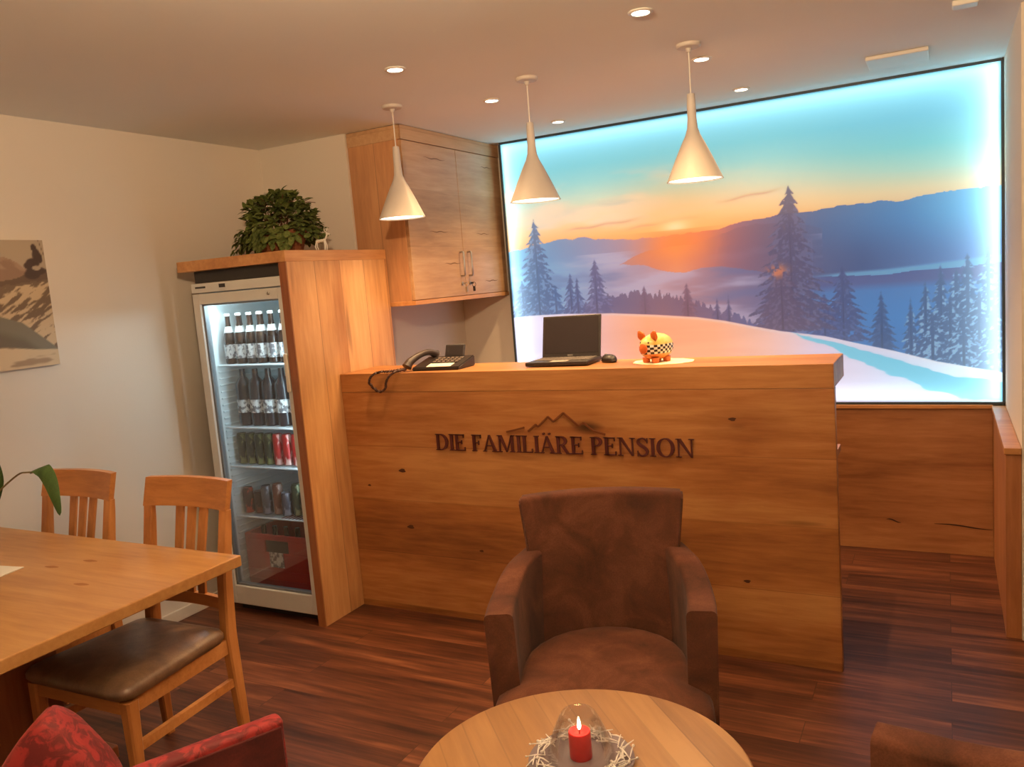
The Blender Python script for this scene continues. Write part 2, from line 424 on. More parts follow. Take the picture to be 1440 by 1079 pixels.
def mural():
    img = grad([(0.95, (240, 150, 84)), (1.02, (246, 176, 104)), (1.08, (244, 196, 136)), (1.16, (228, 204, 164)), (1.26, (186, 208, 190)), (1.36, (146, 204, 204)), (1.46, (122, 198, 208)), (1.66, (124, 200, 224))], V)
    rt = ss(1.5, 2.5, U)
    img = img * (1 - rt[..., None]) + rt[..., None] * grad([(1.02, (232, 186, 140)), (1.10, (224, 204, 160)), (1.20, (166, 206, 190)), (1.32, (120, 198, 202)), (1.46, (112, 190, 212)), (1.66, (134, 212, 232))], V)
    # high soft clouds and streaks
    cl = vnoise(U + V * 0.9, V - U * 0.10, 2.2, 9, 4, 5)
    img = over(img, ss(0.48, 0.75, cl) * ss(1.02, 1.12, V) * (1 - ss(1.30, 1.42, V)) * (1 - ss(1.1, 1.7, U)) * 0.9, (236, 208, 178))
    cl2 = vnoise(U + V, V - U * 0.10, 1.6, 14, 4, 8)
    img = over(img, ss(0.54, 0.78, cl2) * ss(1.08, 1.16, V) * (1 - ss(1.24, 1.36, V)) * (1 - ss(0.9, 1.4, U)) * 0.6, (150, 176, 178))
    for u0, u1, v0, sl in ((0.75, 1.30, 1.045, 0.075), (0.35, 0.95, 1.075, 0.05), (1.30, 1.75, 1.14, 0.10)):
        ln = np.exp(-((V - (v0 + sl * (U - u0)) - 0.004 * np.sin(U * 30)) / 0.009) ** 2) * ss(u0, u0 + 0.15, U) * (1 - ss(u1 - 0.15, u1, U))
        img = over(img, ln * 0.55, (190, 138, 118))
    # sun
    d = np.hypot((U - 1.10), (V - 1.03) * 1.2)
    img = over(img, np.exp(-(d / 0.30) ** 2) * 0.55, (250, 186, 104))
    img = over(img, np.exp(-(np.hypot((U - 1.10) * 0.7, (V - 1.035) * 1.6) / 0.055) ** 2), (255, 226, 166))
    # far ridge
    r1 = curve([(0, .985), (.135, .997), (.286, 1.02), (.36, 1.035), (.43, 1.026), (.517, 1.028), (.6, 1.008), (.8, .99), (.97, .985), (1.14, .99), (1.27, .995), (1.35, 1.0), (1.47, 1.02), (1.64, 1.034), (1.735, 1.043), (1.84, 1.043), (1.92, 1.046), (1.99, 1.061), (2.06, 1.053), (2.19, 1.059), (2.29, 1.05), (2.39, 1.065), (2.48, 1.075), (2.58, 1.071), (2.73, 1.077)], U)
    r1 = r1 + (vnoise(U, V * 0, 22, 1, 3, 2) - 0.5) * 0.016
    left = grad([(0, (96, 168, 206)), (0.3, (104, 140, 182)), (0.6, (136, 136, 170)), (0.9, (176, 134, 148)), (1.1, (236, 138, 84)), (1.28, (214, 116, 92)), (1.45, (150, 100, 118)), (1.65, (104, 96, 130)), (1.9, (72, 104, 150)), (2.3, (72, 130, 182)), (2.6, (96, 172, 216)), (2.73, (120, 196, 226))], U)  # right end bluer and paler: light-box edge glow put into the print colour
    right = grad([(0, (108, 160, 202)), (0.5, (132, 146, 182)), (1.0, (176, 132, 140)), (1.2, (198, 112, 92)), (1.45, (130, 96, 116)), (1.7, (90, 92, 130)), (2.1, (66, 86, 132)), (2.73, (96, 140, 196))], U)
    mt = ss(0.72, 1.02, V)[..., None]
    img = np.where((V < r1)[..., None], left * mt + right * (1 - mt), img)
    # glow of the sun over the hill
    gl = np.exp(-((U - 1.10) / 0.20) ** 2) * np.exp(-((V - 0.93) / 0.10) ** 2)
    img = over(img, gl * (V < 1.02) * 0.9, (244, 132, 62))
    # fog valley, left and middle
    fog = vnoise(U - V * 0.3, V, 2.4, 13, 4, 12)
    fcol = grad([(0, (120, 188, 222)), (0.35, (128, 164, 200)), (0.7, (160, 150, 178)), (1.0, (178, 146, 160)), (1.3, (142, 124, 154)), (1.6, (104, 104, 146)), (2.73, (84, 130, 184))], U)
    img = np.where((V < 0.93)[..., None] & (U < 1.85)[..., None], img * (1 - 0.75 * ss(0.0, 0.1, 0.93 - V)[..., None]) + fcol * 0.75 * ss(0.0, 0.1, 0.93 - V)[..., None], img)
    img = over(img, ss(0.46, 0.72, fog) * (V < 0.92) * (U < 1.9) * 0.55, (188, 182, 206))
    img = over(img, ss(0.52, 0.78, 1 - fog) * (V < 0.9) * (U < 1.9) * 0.5, (92, 104, 150))
    # near orange hill
    top = curve([(.74, .838), (.836, .881), (.904, .905), (.97, .915), (1.1, .93), (1.22, .925), (1.35, .966), (1.45, .99), (1.55, 1.005), (1.75, 0.99), (1.9, 0.95)], U) + (vnoise(U, V * 0, 18, 1, 3, 4) - 0.5) * 0.012
    bot = curve([(.74, .84), (.77, .845), (.9, .822), (1.05, .781), (1.15, .765), (1.24, .788), (1.38, .785), (1.5, .76), (1.61, .735), (1.9, .72)], U) + (vnoise(U, V * 0, 12, 1, 3, 6) - 0.5) * 0.02
    hc = grad([(0.74, (186, 122, 112)), (0.95, (214, 120, 84)), (1.1, (236, 136, 84)), (1.25, (208, 116, 92)), (1.4, (150, 94, 108)), (1.6, (110, 88, 116)), (1.9, (82, 88, 128))], U)
    hm = (V < top) & (V > bot) & (U > 0.74) & (U < 1.9)
    img = over(img, hm * (0.85 - 0.5 * ss(1.6, 1.9, U)), hc)
    img = over(img, gl * hm * 0.5, (250, 146, 60))
    # fog band and low dark ridge on the right
    fb = curve([(1.85, .705), (2.01, .712), (2.2, .715), (2.38, .725), (2.54, .735), (2.73, .75)], U)
    fbb = curve([(1.85, .69), (2.08, .682), (2.2, .675), (2.35, .69), (2.54, .69), (2.73, .70)], U)
    m = ss(0, 0.02, fb - V) * (V > fbb - 0.01) * ss(1.75, 2.0, U)
    img = over(img, m * 0.85, (106, 162, 196))
    m = (V < fbb) * ss(1.7, 1.95, U)
    img = over(img, m * 1.0, grad([(0.15, (58, 108, 168)), (0.45, (66, 124, 184)), (0.60, (72, 120, 176)), (0.64, (82, 92, 142)), (0.70, (78, 88, 138))], V))
    # forest edge in the middle
    te = curve([(.35, .58), (.60, .62), (.66, .635), (.8, .64), (.9, .65), (1.0, .63), (1.1, .60), (1.2, .57), (1.3, .54), (1.45, .47), (1.6, .44), (1.7, .42), (2.0, .5), (2.73, .3)], U)
    spk = vnoise(U, V * 0, 70, 1, 2, 9)
    tcol = grad([(0.3, (74, 92, 140)), (0.7, (98, 88, 126)), (1.0, (120, 88, 110)), (1.3, (102, 86, 122)), (1.6, (66, 88, 144))], U)
    img = over(img, ((V < te + spk * 0.075 - 0.02) & (U < 1.75)) * 0.92, tcol)
    def tree(u0, base, top, hw, col, sn, seed, dens=1.0, bh=0.035, snow=0.45):
        nonlocal img
        h = top - base; t = (V - base) / h
        inside = (t > 0) & (t < 1)
        saw = 1 - np.mod((V - base + 0.25 * np.abs(U - u0)) / bh, 1.0)
        env = 1.12 * hw * np.clip(1 - t, 0, 1) ** 0.8 * (0.58 + 0.5 * saw) * (0.65 + 0.7 * vnoise(U * 0 + seed + np.sign(U - u0), V, 1, 26, 3, seed))
        du = np.abs(U - u0)
        edge = ss(0, 0.012, env - du)
        holes = vnoise(U, V, 55, 60, 2, seed + 40)
        m = inside * edge * np.where(du < 0.012, 1, ss(0.20 - 0.1 * dens, 0.36 - 0.1 * dens, holes))
        img = over(img, m * 0.93, col)
        sp = vnoise(U, V + 0.4 * du, 60, 85, 2, seed + 70)
        img = over(img, m * ss(0.50, 0.68, sp) * snow * (du > 0.008), sn)
        img = over(img, inside * ss(0, 0.004, 0.006 * (1.1 - t) - du) * 0.6, np.asarray(col) * 0.75)
    BL = (64, 92, 142); BS = (150, 186, 220)
    tree(0.08, 0.54, 0.80, 0.09, BL, (168, 206, 232), 11)
    tree(0.195, 0.535, 1.18, 0.155, (62, 86, 134), (150, 182, 216), 1, bh=0.045)
    tree(0.31, 0.54, 0.74, 0.10, BL, BS, 12)
    tree(0.415, 0.55, 0.83, 0.065, (70, 84, 132), (144, 166, 204), 2)
    tree(0.46, 0.55, 0.80, 0.06, (72, 84, 132), (144, 166, 204), 13)
    tree(0.585, 0.55, 0.90, 0.10, (84, 84, 128), (140, 140, 178), 3)
    tree(0.892, 0.54, 0.72, 0.05, (110, 84, 112), (140, 110, 130), 4, snow=0.2)
    tree(1.15, 0.51, 0.715, 0.06, (112, 80, 104), (160, 124, 138), 5, snow=0.3)
    tree(1.322, 0.48, 0.62, 0.035, (88, 82, 122), (120, 116, 154), 6, snow=0.2)
    tree(1.387, 0.47, 0.64, 0.025, (84, 82, 124), (120, 116, 154), 7, snow=0.2)
    tree(1.995, 0.33, 0.75, 0.13, (66, 78, 124), (106, 128, 172), 9, snow=0.35)
    tree(1.90, 0.34, 0.60, 0.11, (64, 80, 130), (100, 124, 172), 19, snow=0.3)
    tree(2.182, 0.27, 0.60, 0.075, (56, 80, 126), (92, 124, 168), 10, snow=0.25, dens=1.4)
    tree(1.735, 0.40, 1.205, 0.21, (78, 76, 112), (126, 128, 164), 8, bh=0.05, snow=0.4)
    tree(1.68, 0.41, 0.78, 0.16, (86, 76, 108), (132, 122, 152), 18, bh=0.05, snow=0.35)
    img = over(img, np.exp(-(((U - 1.66) / 0.05) ** 2 + ((V - 0.735) / 0.035) ** 2)) * ss(0.4, 0.6, vnoise(U, V, 50, 50, 2, 33)), (214, 122, 84))
    for k, (u0, tp, hw) in enumerate(((2.32, .56, .06), (2.39, .64, .09), (2.46, .72, .09), (2.53, .70, .11), (2.58, .77, .12), (2.67, .79, .12), (2.72, .66, .08), (2.50, .55, .13), (2.63, .58, .13), (2.42, .48, .11), (2.56, .45, .14), (2.70, .5, .12))):
        tree(u0, 0.17, tp, hw, (62, 88, 132), (146, 184, 214), 50 + k, bh=0.04, snow=0.75, dens=1.3)
    # snow foreground
    sl = curve([(0, .558), (.124, .566), (.348, .566), (.68, .553), (.95, .530), (1.2, .504), (1.36, .475), (1.52, .436), (1.67, .402), (1.9, .365), (2.04, .326), (2.24, .274), (2.44, .213), (2.73, .15)], U)
    sc = grad([(0, (220, 214, 236)), (0.35, (222, 204, 228)), (0.6, (230, 178, 168)), (0.9, (244, 168, 124)), (1.3, (244, 174, 134)), (1.6, (234, 188, 174)), (1.85, (218, 200, 218)), (2.2, (214, 214, 236)), (2.73, (216, 240, 246))], U)
    sn = vnoise(U + V, V, 1.5, 16, 4, 21)[..., None]
    sc = sc * (0.93 + 0.13 * sn)
    sm = ss(-0.004, 0.004, sl - V)
    img = over(img, sm, sc)
    img = over(img, sm * np.exp(-((sl - V) / 0.012) ** 2) * 0.5, (240, 226, 226))
    # long blue shadow across the slope
    up = curve([(1.6, .42), (1.75, .392), (1.9, .362), (2.14, .269), (2.376, .19), (2.73, .10)], U)
    lo = curve([(1.6, .42), (1.75, .375), (1.9, .315), (2.1, .20), (2.4, .06), (2.55, .01), (2.73, -.01)], U)
    wob = (vnoise(U, V, 6, 20, 3, 25) - 0.5) * 0.05
    img = over(img, sm * ss(0, 0.012, up + wob - V) * ss(0, 0.012, V - lo - wob), (112, 192, 216))
    return np.clip(img, 0, 255)

def grid_mesh(name, nu, nv, cols, x0, x1, z0, z1, y, flip=False, attr='print'):
    """vertical sheet of nu x nv points with its printed picture as a colour attribute (sRGB 0..255 input)"""
    me = bpy.data.meshes.new(name)
    xs, zs = np.meshgrid(np.linspace(x0, x1, nu), np.linspace(z0, z1, nv))
    co = np.zeros((nu * nv, 3), np.float32); co[:, 0] = xs.ravel(); co[:, 1] = y; co[:, 2] = zs.ravel()
    i = np.arange((nu - 1) * (nv - 1)); r = i // (nu - 1); c = i % (nu - 1); a = r * nu + c
    q = np.stack([a, a + 1, a + 1 + nu, a + nu], 1).astype(np.int32)
    me.vertices.add(nu * nv); me.vertices.foreach_set('co', co.ravel())
    me.loops.add(q.size); me.loops.foreach_set('vertex_index', q.ravel())
    me.polygons.add(len(q)); me.polygons.foreach_set('loop_start', np.arange(len(q), dtype=np.int32) * 4)
    try: me.polygons.foreach_set('loop_total', np.full(len(q), 4, np.int32))
    except Exception: pass
    me.update(calc_edges=True); me.validate()
    at = me.color_attributes.new(attr, 'FLOAT_COLOR', 'POINT')
    s = cols.reshape(-1, 3) / 255.0; lin = np.where(s <= 0.04045, s / 12.92, ((s + 0.055) / 1.055) ** 2.4)
    at.data.foreach_set('color', np.c_[lin, np.ones(len(lin))].astype(np.float32).ravel())
    return me
me = grid_mesh('print', NU, NV, mural(), 0.006, W - 0.006, 0.006, Hh - 0.006, 0.0)
k = NT('mural_print'); at = k.n('ShaderNodeAttribute', attribute_name='print')
em = k.n('ShaderNodeEmission'); k.l(at.outputs['Color'], em.inputs[0]); em.inputs[1].default_value = 0.76
tr = k.n('ShaderNodeBsdfTranslucent'); lift = k.mix(0.35, at.outputs['Color'], (1, 1, 1)); k.l(lift, tr.inputs[0])
ad = k.n('ShaderNodeAddShader'); k.l(em.outputs[0], ad.inputs[0]); k.l(tr.outputs[0], ad.inputs[1]); k.l(ad.outputs[0], k.out.inputs[0])
k.m.cycles.emission_sampling = 'FRONT'
t = thing('mural_light_box', 'large backlit mural of a snowy mountain sunrise with spruces, edged by glowing cyan light', 'mural', (MX0, 4.72, MZ0))
me.materials.append(k.m); po = bpy.data.objects.new('print', me); COL.objects.link(po); po.parent = t
bm = bmesh.new()
box(bm, 0, W, -0.008, 0.075, -0.004, 0.008); box(bm, 0, W, -0.008, 0.075, Hh - 0.010, Hh + 0.004)
box(bm, -0.004, 0.008, -0.008, 0.075, 0.008, Hh - 0.010); box(bm, W - 0.008, W + 0.003, -0.008, 0.075, 0.008, Hh - 0.010)
obj('frame', bm, M_FRAMEBLK, t)
obj('back_panel', B(0.008, W - 0.008, 0.066, 0.072, 0.008, Hh - 0.01), plain('grey_back', (0.22, 0.22, 0.22), 0.8), t)
def led(name, loc, rot, sx, p):
    o = lamp(name, 'AREA', loc, p, COOL, rot, shape='RECTANGLE', size=sx, size_y=0.03); o.parent = t
led('led_top', (W / 2, 0.036, Hh - 0.013), (0, 0, 0), W - 0.04, 1.7)
led('led_bottom', (W / 2, 0.036, 0.011), (PI, 0, 0), W - 0.04, 1.4)
led('led_left', (0.011, 0.036, Hh / 2), (0, -PI / 2, 0), Hh - 0.04, 1.8)
led('led_right', (W - 0.011, 0.036, Hh / 2), (0, PI / 2, 0), Hh - 0.04, 2.8)

# ------------------------------------------------------------------ reception counter
t = thing('reception_counter', 'oak reception counter with thick top and dark DIE FAMILIÄRE PENSION lettering', 'reception counter', (-1.515, 3.214, 0))
cx0, cx1 = -2.688 + 1.515, -0.371 + 1.515
obj('front_panel', B(cx0, cx1, 0, 0.045, 0, 1.112, bev=0.002), W_COUNTER, t)
obj('top', B(cx0, cx1, 0, 0.33, 1.112, 1.205, bev=0.003), W_SLAB, t)
obj('desk', B(cx0, cx1 - 0.06, 0.045, 0.70, 0.72, 0.75, bev=0.002), W_SLAB, t)
obj('desk_support', B(cx1 - 0.50, cx1 - 0.46, 0.045, 0.66, 0, 0.72), W_PANEL, t)
obj('desk_support', B(cx0 + 0.02, cx0 + 0.06, 0.045, 0.66, 0, 0.72), W_PANEL, t)
for x, z, s in ((-0.75, 0.992, 0.9), (-2.363, 0.723, 1.2), (-2.344, 0.44, 1.2), (-2.573, 0.64, 0.6), (-1.95, 0.35, 0.7), (-0.72, 0.33, 0.8)):
    pts = [(x + 1.515 + 0.016 * s * math.cos(a) * (1 + 0.3 * math.sin(3 * a + x)), z + 0.008 * s * math.sin(a)) for a in [2 * PI * i / 14 for i in range(14)]]
    bm = bmesh.new(); poly_prism(bm, pts, -0.0006, 0.001)
    obj('knot', bm, plain('dark_knot', srgb((74, 36, 18)), 0.7), t)

def strip(pl, th):
    """thick polyline -> list of quads; th is a list of thicknesses"""
    out = []; P = [Vector(p) for p in pl]; N = []
    for i in range(len(P)):
        d = (P[min(i + 1, len(P) - 1)] - P[max(i - 1, 0)]).normalized(); N.append(Vector((-d.y, d.x)))
    for i in range(len(P) - 1):
        a = P[i] + N[i] * th[i] / 2; b = P[i + 1] + N[i + 1] * th[i + 1] / 2
        out.append([tuple(a), tuple(b), tuple(P[i + 1] - N[i + 1] * th[i + 1] / 2), tuple(P[i] - N[i] * th[i] / 2)])
    return out
TK, TN, SE = 0.15, 0.06, 0.045
def R_(x0, x1, y0, y1): return [(x0, y0), (x1, y0), (x1, y1), (x0, y1)]
def vstem(x, w=TK, top=True, bot=True):
    o = [R_(x, x + w, 0, 1)]
    if bot: o.append(R_(x - 0.07, x + w + 0.07, 0, SE))
    if top: o.append(R_(x - 0.07, x + w + 0.07, 1 - SE, 1))
    return o
def bowl(xs, cx, cy, rx, ry, a0=-PI / 2, a1=PI / 2, n=14):
    pl, th = [(xs, cy - ry + TN / 2)], [TN]
    for i in range(n + 1):
        a = a0 + (a1 - a0) * i / n
        pl.append((cx + (rx - TK / 2) * math.cos(a), cy + (ry - TN / 2) * math.sin(a))); th.append(TN + (TK + 0.02 - TN) * abs(math.cos(a)) ** 1.3)
    pl.append((xs, cy + ry - TN / 2)); th.append(TN); return strip(pl, th)
def glyph(c):
    if c == 'I': return vstem(0.08), 0.31
    if c == 'D': return vstem(0.08) + bowl(0.1, 0.34, 0.5, 0.46, 0.5), 0.86
    if c == 'E': return vstem(0.08) + [R_(0.1, 0.62, 1 - TN, 1), R_(0.57, 0.62, 0.8, 1), R_(0.1, 0.66, 0, TN), R_(0.61, 0.66, 0, 0.22), R_(0.1, 0.48, 0.49, 0.49 + TN), R_(0.44, 0.48, 0.4, 0.64)], 0.72
    if c == 'F': return vstem(0.08) + [R_(0.1, 0.60, 1 - TN, 1), R_(0.55, 0.60, 0.8, 1), R_(0.1, 0.46, 0.48, 0.48 + TN), R_(0.42, 0.46, 0.38, 0.64)], 0.66
    if c == 'L': return vstem(0.08) + [R_(0.1, 0.62, 0, TN), R_(0.57, 0.62, 0, 0.24)], 0.68
    if c in 'AÄ':
        g = [[(0.06, 0), (0.13, 0), (0.43, 0.95), (0.38, 1.0)], [(0.36, 1.0), (0.46, 1.0), (0.84, 0), (0.66, 0)], R_(0.2, 0.62, 0.32, 0.32 + TN), R_(0, 0.22, 0, SE), R_(0.56, 0.90, 0, SE)]
        if c == 'Ä':
            for x in (0.26, 0.58): g.append([(x + 0.07 * math.cos(a), 1.13 + 0.07 * math.sin(a)) for a in [2 * PI * i / 12 for i in range(12)]])
        return g, 0.87
    if c == 'M': return [R_(0.10, 0.17, 0, 1), R_(0, 0.27, 0, SE), R_(0, 0.2, 1 - SE, 1), [(0.10, 1), (0.27, 1), (0.60, 0.05), (0.52, 0.0)], [(0.52, 0.0), (0.58, 0.0), (0.90, 1), (0.83, 1)], R_(0.82, 0.97, 0, 1), R_(0.74, 1.04, 0, SE), R_(0.86, 1.04, 1 - SE, 1)], 1.09
    if c == 'N': return [R_(0.10, 0.17, 0, 1), R_(0, 0.27, 0, SE), R_(0, 0.2, 1 - SE, 1), [(0.08, 1), (0.25, 1), (0.80, 0.0), (0.72, 0.0)], R_(0.73, 0.80, 0, 1), R_(0.63, 0.90, 1 - SE, 1)], 0.94
    if c == 'P': return vstem(0.08) + bowl(0.1, 0.30, 0.74, 0.34, 0.26), 0.68
    if c == 'R': return vstem(0.08) + bowl(0.1, 0.30, 0.74, 0.34, 0.26) + [[(0.28, 0.50), (0.42, 0.52), (0.76, 0), (0.60, 0)], R_(0.58, 0.84, 0, SE)], 0.80
    if c == 'O':
        pl = [(0.45 + 0.36 * math.cos(a), 0.5 + 0.49 * math.sin(a)) for a in [2 * PI * i / 32 for i in range(33)]]
        return strip(pl, [TN + (TK + 0.02 - TN) * abs(math.cos(2 * PI * i / 32)) ** 1.3 for i in range(33)]), 0.93
    if c == 'S':
        q = catmull([(0.54, 0.82, 0), (0.44, 0.94, 0), (0.30, 0.98, 0), (0.13, 0.90, 0), (0.10, 0.74, 0), (0.24, 0.59, 0), (0.42, 0.46, 0), (0.54, 0.28, 0), (0.48, 0.10, 0), (0.30, 0.02, 0), (0.14, 0.07, 0), (0.06, 0.20, 0)], 4)
        n = len(q); return strip([(p.x, p.y) for p in q], [0.06 + 0.10 * math.sin(PI * i / (n - 1)) ** 2 for i in range(n)]) + [R_(0.53, 0.57, 0.72, 1.0), R_(0.04, 0.08, 0, 0.30)], 0.64
text = 'DIE FAMILIÄRE PENSION'
adv = sum(0.34 if c == ' ' else glyph(c)[1] + 0.03 for c in text) - 0.03
wid, ch = 1.247, 0.077
sx = wid / adv
lt = thing('sign_lettering', '', '', (-2.150 + 1.515, 0, 0.8335)); del lt['label']; del lt['category']; lt.parent = t
pen = 0
for c in text:
    if c == ' ': pen += 0.34; continue
    g, a = glyph(c); bm = bmesh.new()
    for q in g:
        poly_prism(bm, [((pen + x) * sx, y * ch) for x, y in q], -0.009, -0.0008)
    bmesh.ops.recalc_face_normals(bm, faces=bm.faces[:])
    obj('letter', bm, M_LETTER, lt); pen += a + 0.03
bm = bmesh.new()
for pl in ([(-1.765, .926), (-1.72, .936), (-1.673, .948)], [(-1.655, .930), (-1.616, .961), (-1.604, .952), (-1.552, .997), (-1.528, .976), (-1.477, 1.015), (-1.409, .957), (-1.385, .972), (-1.342, .937), (-1.289, .922)]):
    for i in range(len(pl) - 1):
        for q in strip([(pl[i][0] + 1.515, pl[i][1]), (pl[i + 1][0] + 1.515, pl[i + 1][1])], [0.008, 0.008]): poly_prism(bm, q, -0.006, -0.0008)
bmesh.ops.recalc_face_normals(bm, faces=bm.faces[:])
obj('mountain_emblem', bm, W_LOGO, t)

# ------------------------------------------------------------------ fridge housing and fridge
t = thing('fridge_housing', 'tall oak housing with board top around the glass door drinks fridge', 'cabinet', (-2.69, 2.92, 0))
obj('side_panel', B(-0.045, 0, 0, 0.778, 0, 1.77, bev=0.002), W_HOUSING, t)
obj('front_edge', B(-0.0445, -0.0005, -0.004, 0.0, 0, 1.769), W_EDGE, t)
obj('top_board', B(-0.715, 0, -0.004, 0.778, 1.77, 1.822, bev=0.002), W_HTOP, t)
obj('back_panel', B(-0.66, -0.045, 0.74, 0.775, 0.0, 1.77), M_DARK, t)  # dark tone puts the shade of the gap into the panel colour
obj('gap_shade_sheet', B(-0.66, -0.046, 0.05, 0.068, 1.712, 1.769), M_DARK, t)  # dark sheet standing in for the shade in the gap above the fridge
obj('side_panel', B(-0.70, -0.665, 0.42, 0.778, 0, 1.77), M_DARK, t)

FX0, FX1, FY, FZ1 = -3.333, -2.738, 2.925, 1.708
t = thing('drinks_fridge', 'white upright fridge with a glass door, lit inside and full of bottles and cans', 'fridge', ((FX0 + FX1) / 2, FY, 0))
hw = (FX1 - FX0) / 2
bm = bmesh.new()     # open-fronted insulated body
box(bm, -hw, -hw + 0.035, 0.045, 0.62, 0.05, 1.66); box(bm, hw - 0.03, hw, 0.045, 0.62, 0.05, 1.66)
box(bm, -hw + 0.035, hw - 0.03, 0.58, 0.62, 0.05, 1.66); box(bm, -hw + 0.035, hw - 0.03, 0.045, 0.58, 0.05, 0.105)
box(bm, -hw + 0.035, hw - 0.03, 0.045, 0.58, 1.63, 1.66)
obj('body', bm, M_LINER, t)
obj('control_panel', B(-hw, hw, 0.0, 0.62, 1.661, FZ1, bev=0.004), M_FRIDGE, t)
obj('display', B(-hw + 0.195, -hw + 0.235, -0.002, 0.01, 1.680, 1.698), M_BLACK, t)
obj('badge', B(-hw + 0.03, -hw + 0.10, -0.0015, 0.01, 1.683, 1.692), M_DARK, t)
obj('plinth', B(-hw + 0.02, hw - 0.02, 0.06, 0.58, 0.0, 0.05), M_BLACK, t)
d = bmesh.new()
ox0, ox1, oz0, oz1 = -3.285 - FX0 - hw, -2.768 - FX0 - hw, 0.148, 1.604
box(d, -hw, ox0, 0, 0.042, 0.05, 1.656, bev=0.004); box(d, ox1, hw, 0, 0.042, 0.05, 1.656, bev=0.004)
box(d, ox0, ox1, 0, 0.042, 0.05, oz0, bev=0.004); box(d, ox0, ox1, 0, 0.042, oz1, 1.656, bev=0.004)
door = obj('door', d, M_FRIDGE, t)
g = bmesh.new()
box(g, ox0, ox0 + 0.012, 0.012, 0.04, oz0, oz1); box(g, ox1 - 0.008, ox1, 0.012, 0.04, oz0, oz1)
box(g, ox0, ox1, 0.012, 0.04, oz0, oz0 + 0.01); box(g, ox0, ox1, 0.012, 0.04, oz1 - 0.008, oz1)
obj('gasket', g, plain('grey_gasket', srgb((120, 124, 128)), 0.6), door)
obj('glass_pane', B(ox0, ox1, 0.018, 0.022, oz0, oz1), clear_glass('door_glass', 0.03, (0.93, 0.95, 0.96)), door)
obj('lock', L([(0.008, 0), (0.008, 0.006), (0.006, 0.008)], n=16, mat=Matrix.Translation((hw - 0.085, 0, 1.632)) @ Matrix.Rotation(PI / 2, 4, 'X')), M_METAL, door)
obj('handle', B(hw - 0.028, hw - 0.004, -0.014, 0.002, 1.16, 1.345, bev=0.006, seg=3), M_WHITE, door)
for z in (1.287, 0.966, 0.762, 0.498):
    bm = bmesh.new()
    x0, x1 = -hw + 0.045, hw - 0.035
    tube(bm, [(x0, 0.075, z), (x1, 0.075, z)], 0.005, 8); tube(bm, [(x0, 0.56, z), (x1, 0.56, z)], 0.004, 8)
    for y in (0.2, 0.34): tube(bm, [(x0, y, z - 0.005), (x1, y, z - 0.005)], 0.003, 6)
    n = 22
    for i in range(n + 1):
        x = x0 + (x1 - x0) * i / n; tube(bm, [(x, 0.075, z), (x, 0.56, z)], 0.0018, 5)
    obj('shelf', bm, M_WIRE, t)
rb = [bmesh.new(), bmesh.new()]
for i in range(34):
    z = 0.16 + i * 0.034
    for s in (0, 1):
        x0 = -hw + 0.035 if s == 0 else hw - 0.042
        box(rb[s], x0, x0 + 0.007, 0.075, 0.54, z, z + 0.010, bev=0.002, seg=1)
for b_ in rb: obj('shelf_ribs', b_, M_LINER, t)
obj('lamp_tube', B(-hw + 0.06, hw - 0.05, 0.07, 0.11, 1.605, 1.628, bev=0.004), emit('fridge_tube', (0.75, 0.97, 1.0), 7), t)
o = lamp('fridge_light', 'AREA', (0, 0.09, 1.602), 5.5, (0.66, 0.90, 1.0), (math.radians(-38), 0, 0), shape='RECTANGLE', size=0.44, size_y=0.04); o.parent = t
o = lamp('fridge_side_light', 'AREA', (hw - 0.045, 0.060, 1.02), 2.3, (0.66, 0.90, 1.0), Vector((-0.86, -0.50, -0.05)).to_track_quat('-Z', 'Y').to_euler(), shape='RECTANGLE', size=0.02, size_y=0.85); o.parent = t

# bottles and cans on the shelves (fridge local x -> world)
M_BEER = plain('dark_bottle_glass', srgb((52, 36, 30)), 0.15, vary=0.05, coat=0.5)
M_WINE = plain('black_bottle_glass', srgb((44, 38, 42)), 0.25, vary=0.05, coat=0.3)
M_LABEL = plain('white_label', srgb((226, 224, 220)), 0.6, vary=0.04)
def label_mat():
    k = NT('printed_label'); v = k.coords((60, 60, 45))
    f = k.noise(v, 1.0, 2)
    k.l(k.ramp(f, [(0.47, srgb((228, 228, 226))), (0.55, srgb((120, 116, 120)))]), k.b.inputs['Base Color'])
    k.b.inputs['Roughness'].default_value = 0.6; return k.m
M_LABELP = label_mat()
def can_mat(name, a, b):
    k = NT(name); v = k.coords((30, 30, 18)); f = k.noise(v, 1.0, 2)
    k.l(k.ramp(f, [(0.52, a), (0.6, b)]), k.b.inputs['Base Color']); k.b.inputs['Roughness'].default_value = 0.35; k.b.inputs['Metallic'].default_value = 0.3; return k.m
ORD = ['leftmost', 'second from left', 'third from left', 'fourth from left', 'fifth from left', 'sixth from left', 'seventh from left', 'eighth from left']
def beer(loc, label, group):
    t = thing('beer_bottle', label, 'bottle', loc, 0, group)
    obj('glass', L([(0.026, 0), (0.030, 0.004), (0.030, 0.125), (0.028, 0.145), (0.016, 0.185), (0.0125, 0.21), (0.0125, 0.246)], n=20), M_BEER, t, 0.7)
    obj('cap', L([(0.0145, 0.243), (0.0145, 0.252), (0.012, 0.256)], n=14), M_WHITE, t)
    obj('body_label', L([(0.0306, 0.028), (0.0306, 0.10)], n=20, cap0=False, cap1=False), M_LABELP, t, 0.7)
    obj('neck_label', L([(0.0245, 0.160), (0.0165, 0.190)], n=20, cap0=False, cap1=False), M_LABEL, t, 0.7)
    return t
first = None
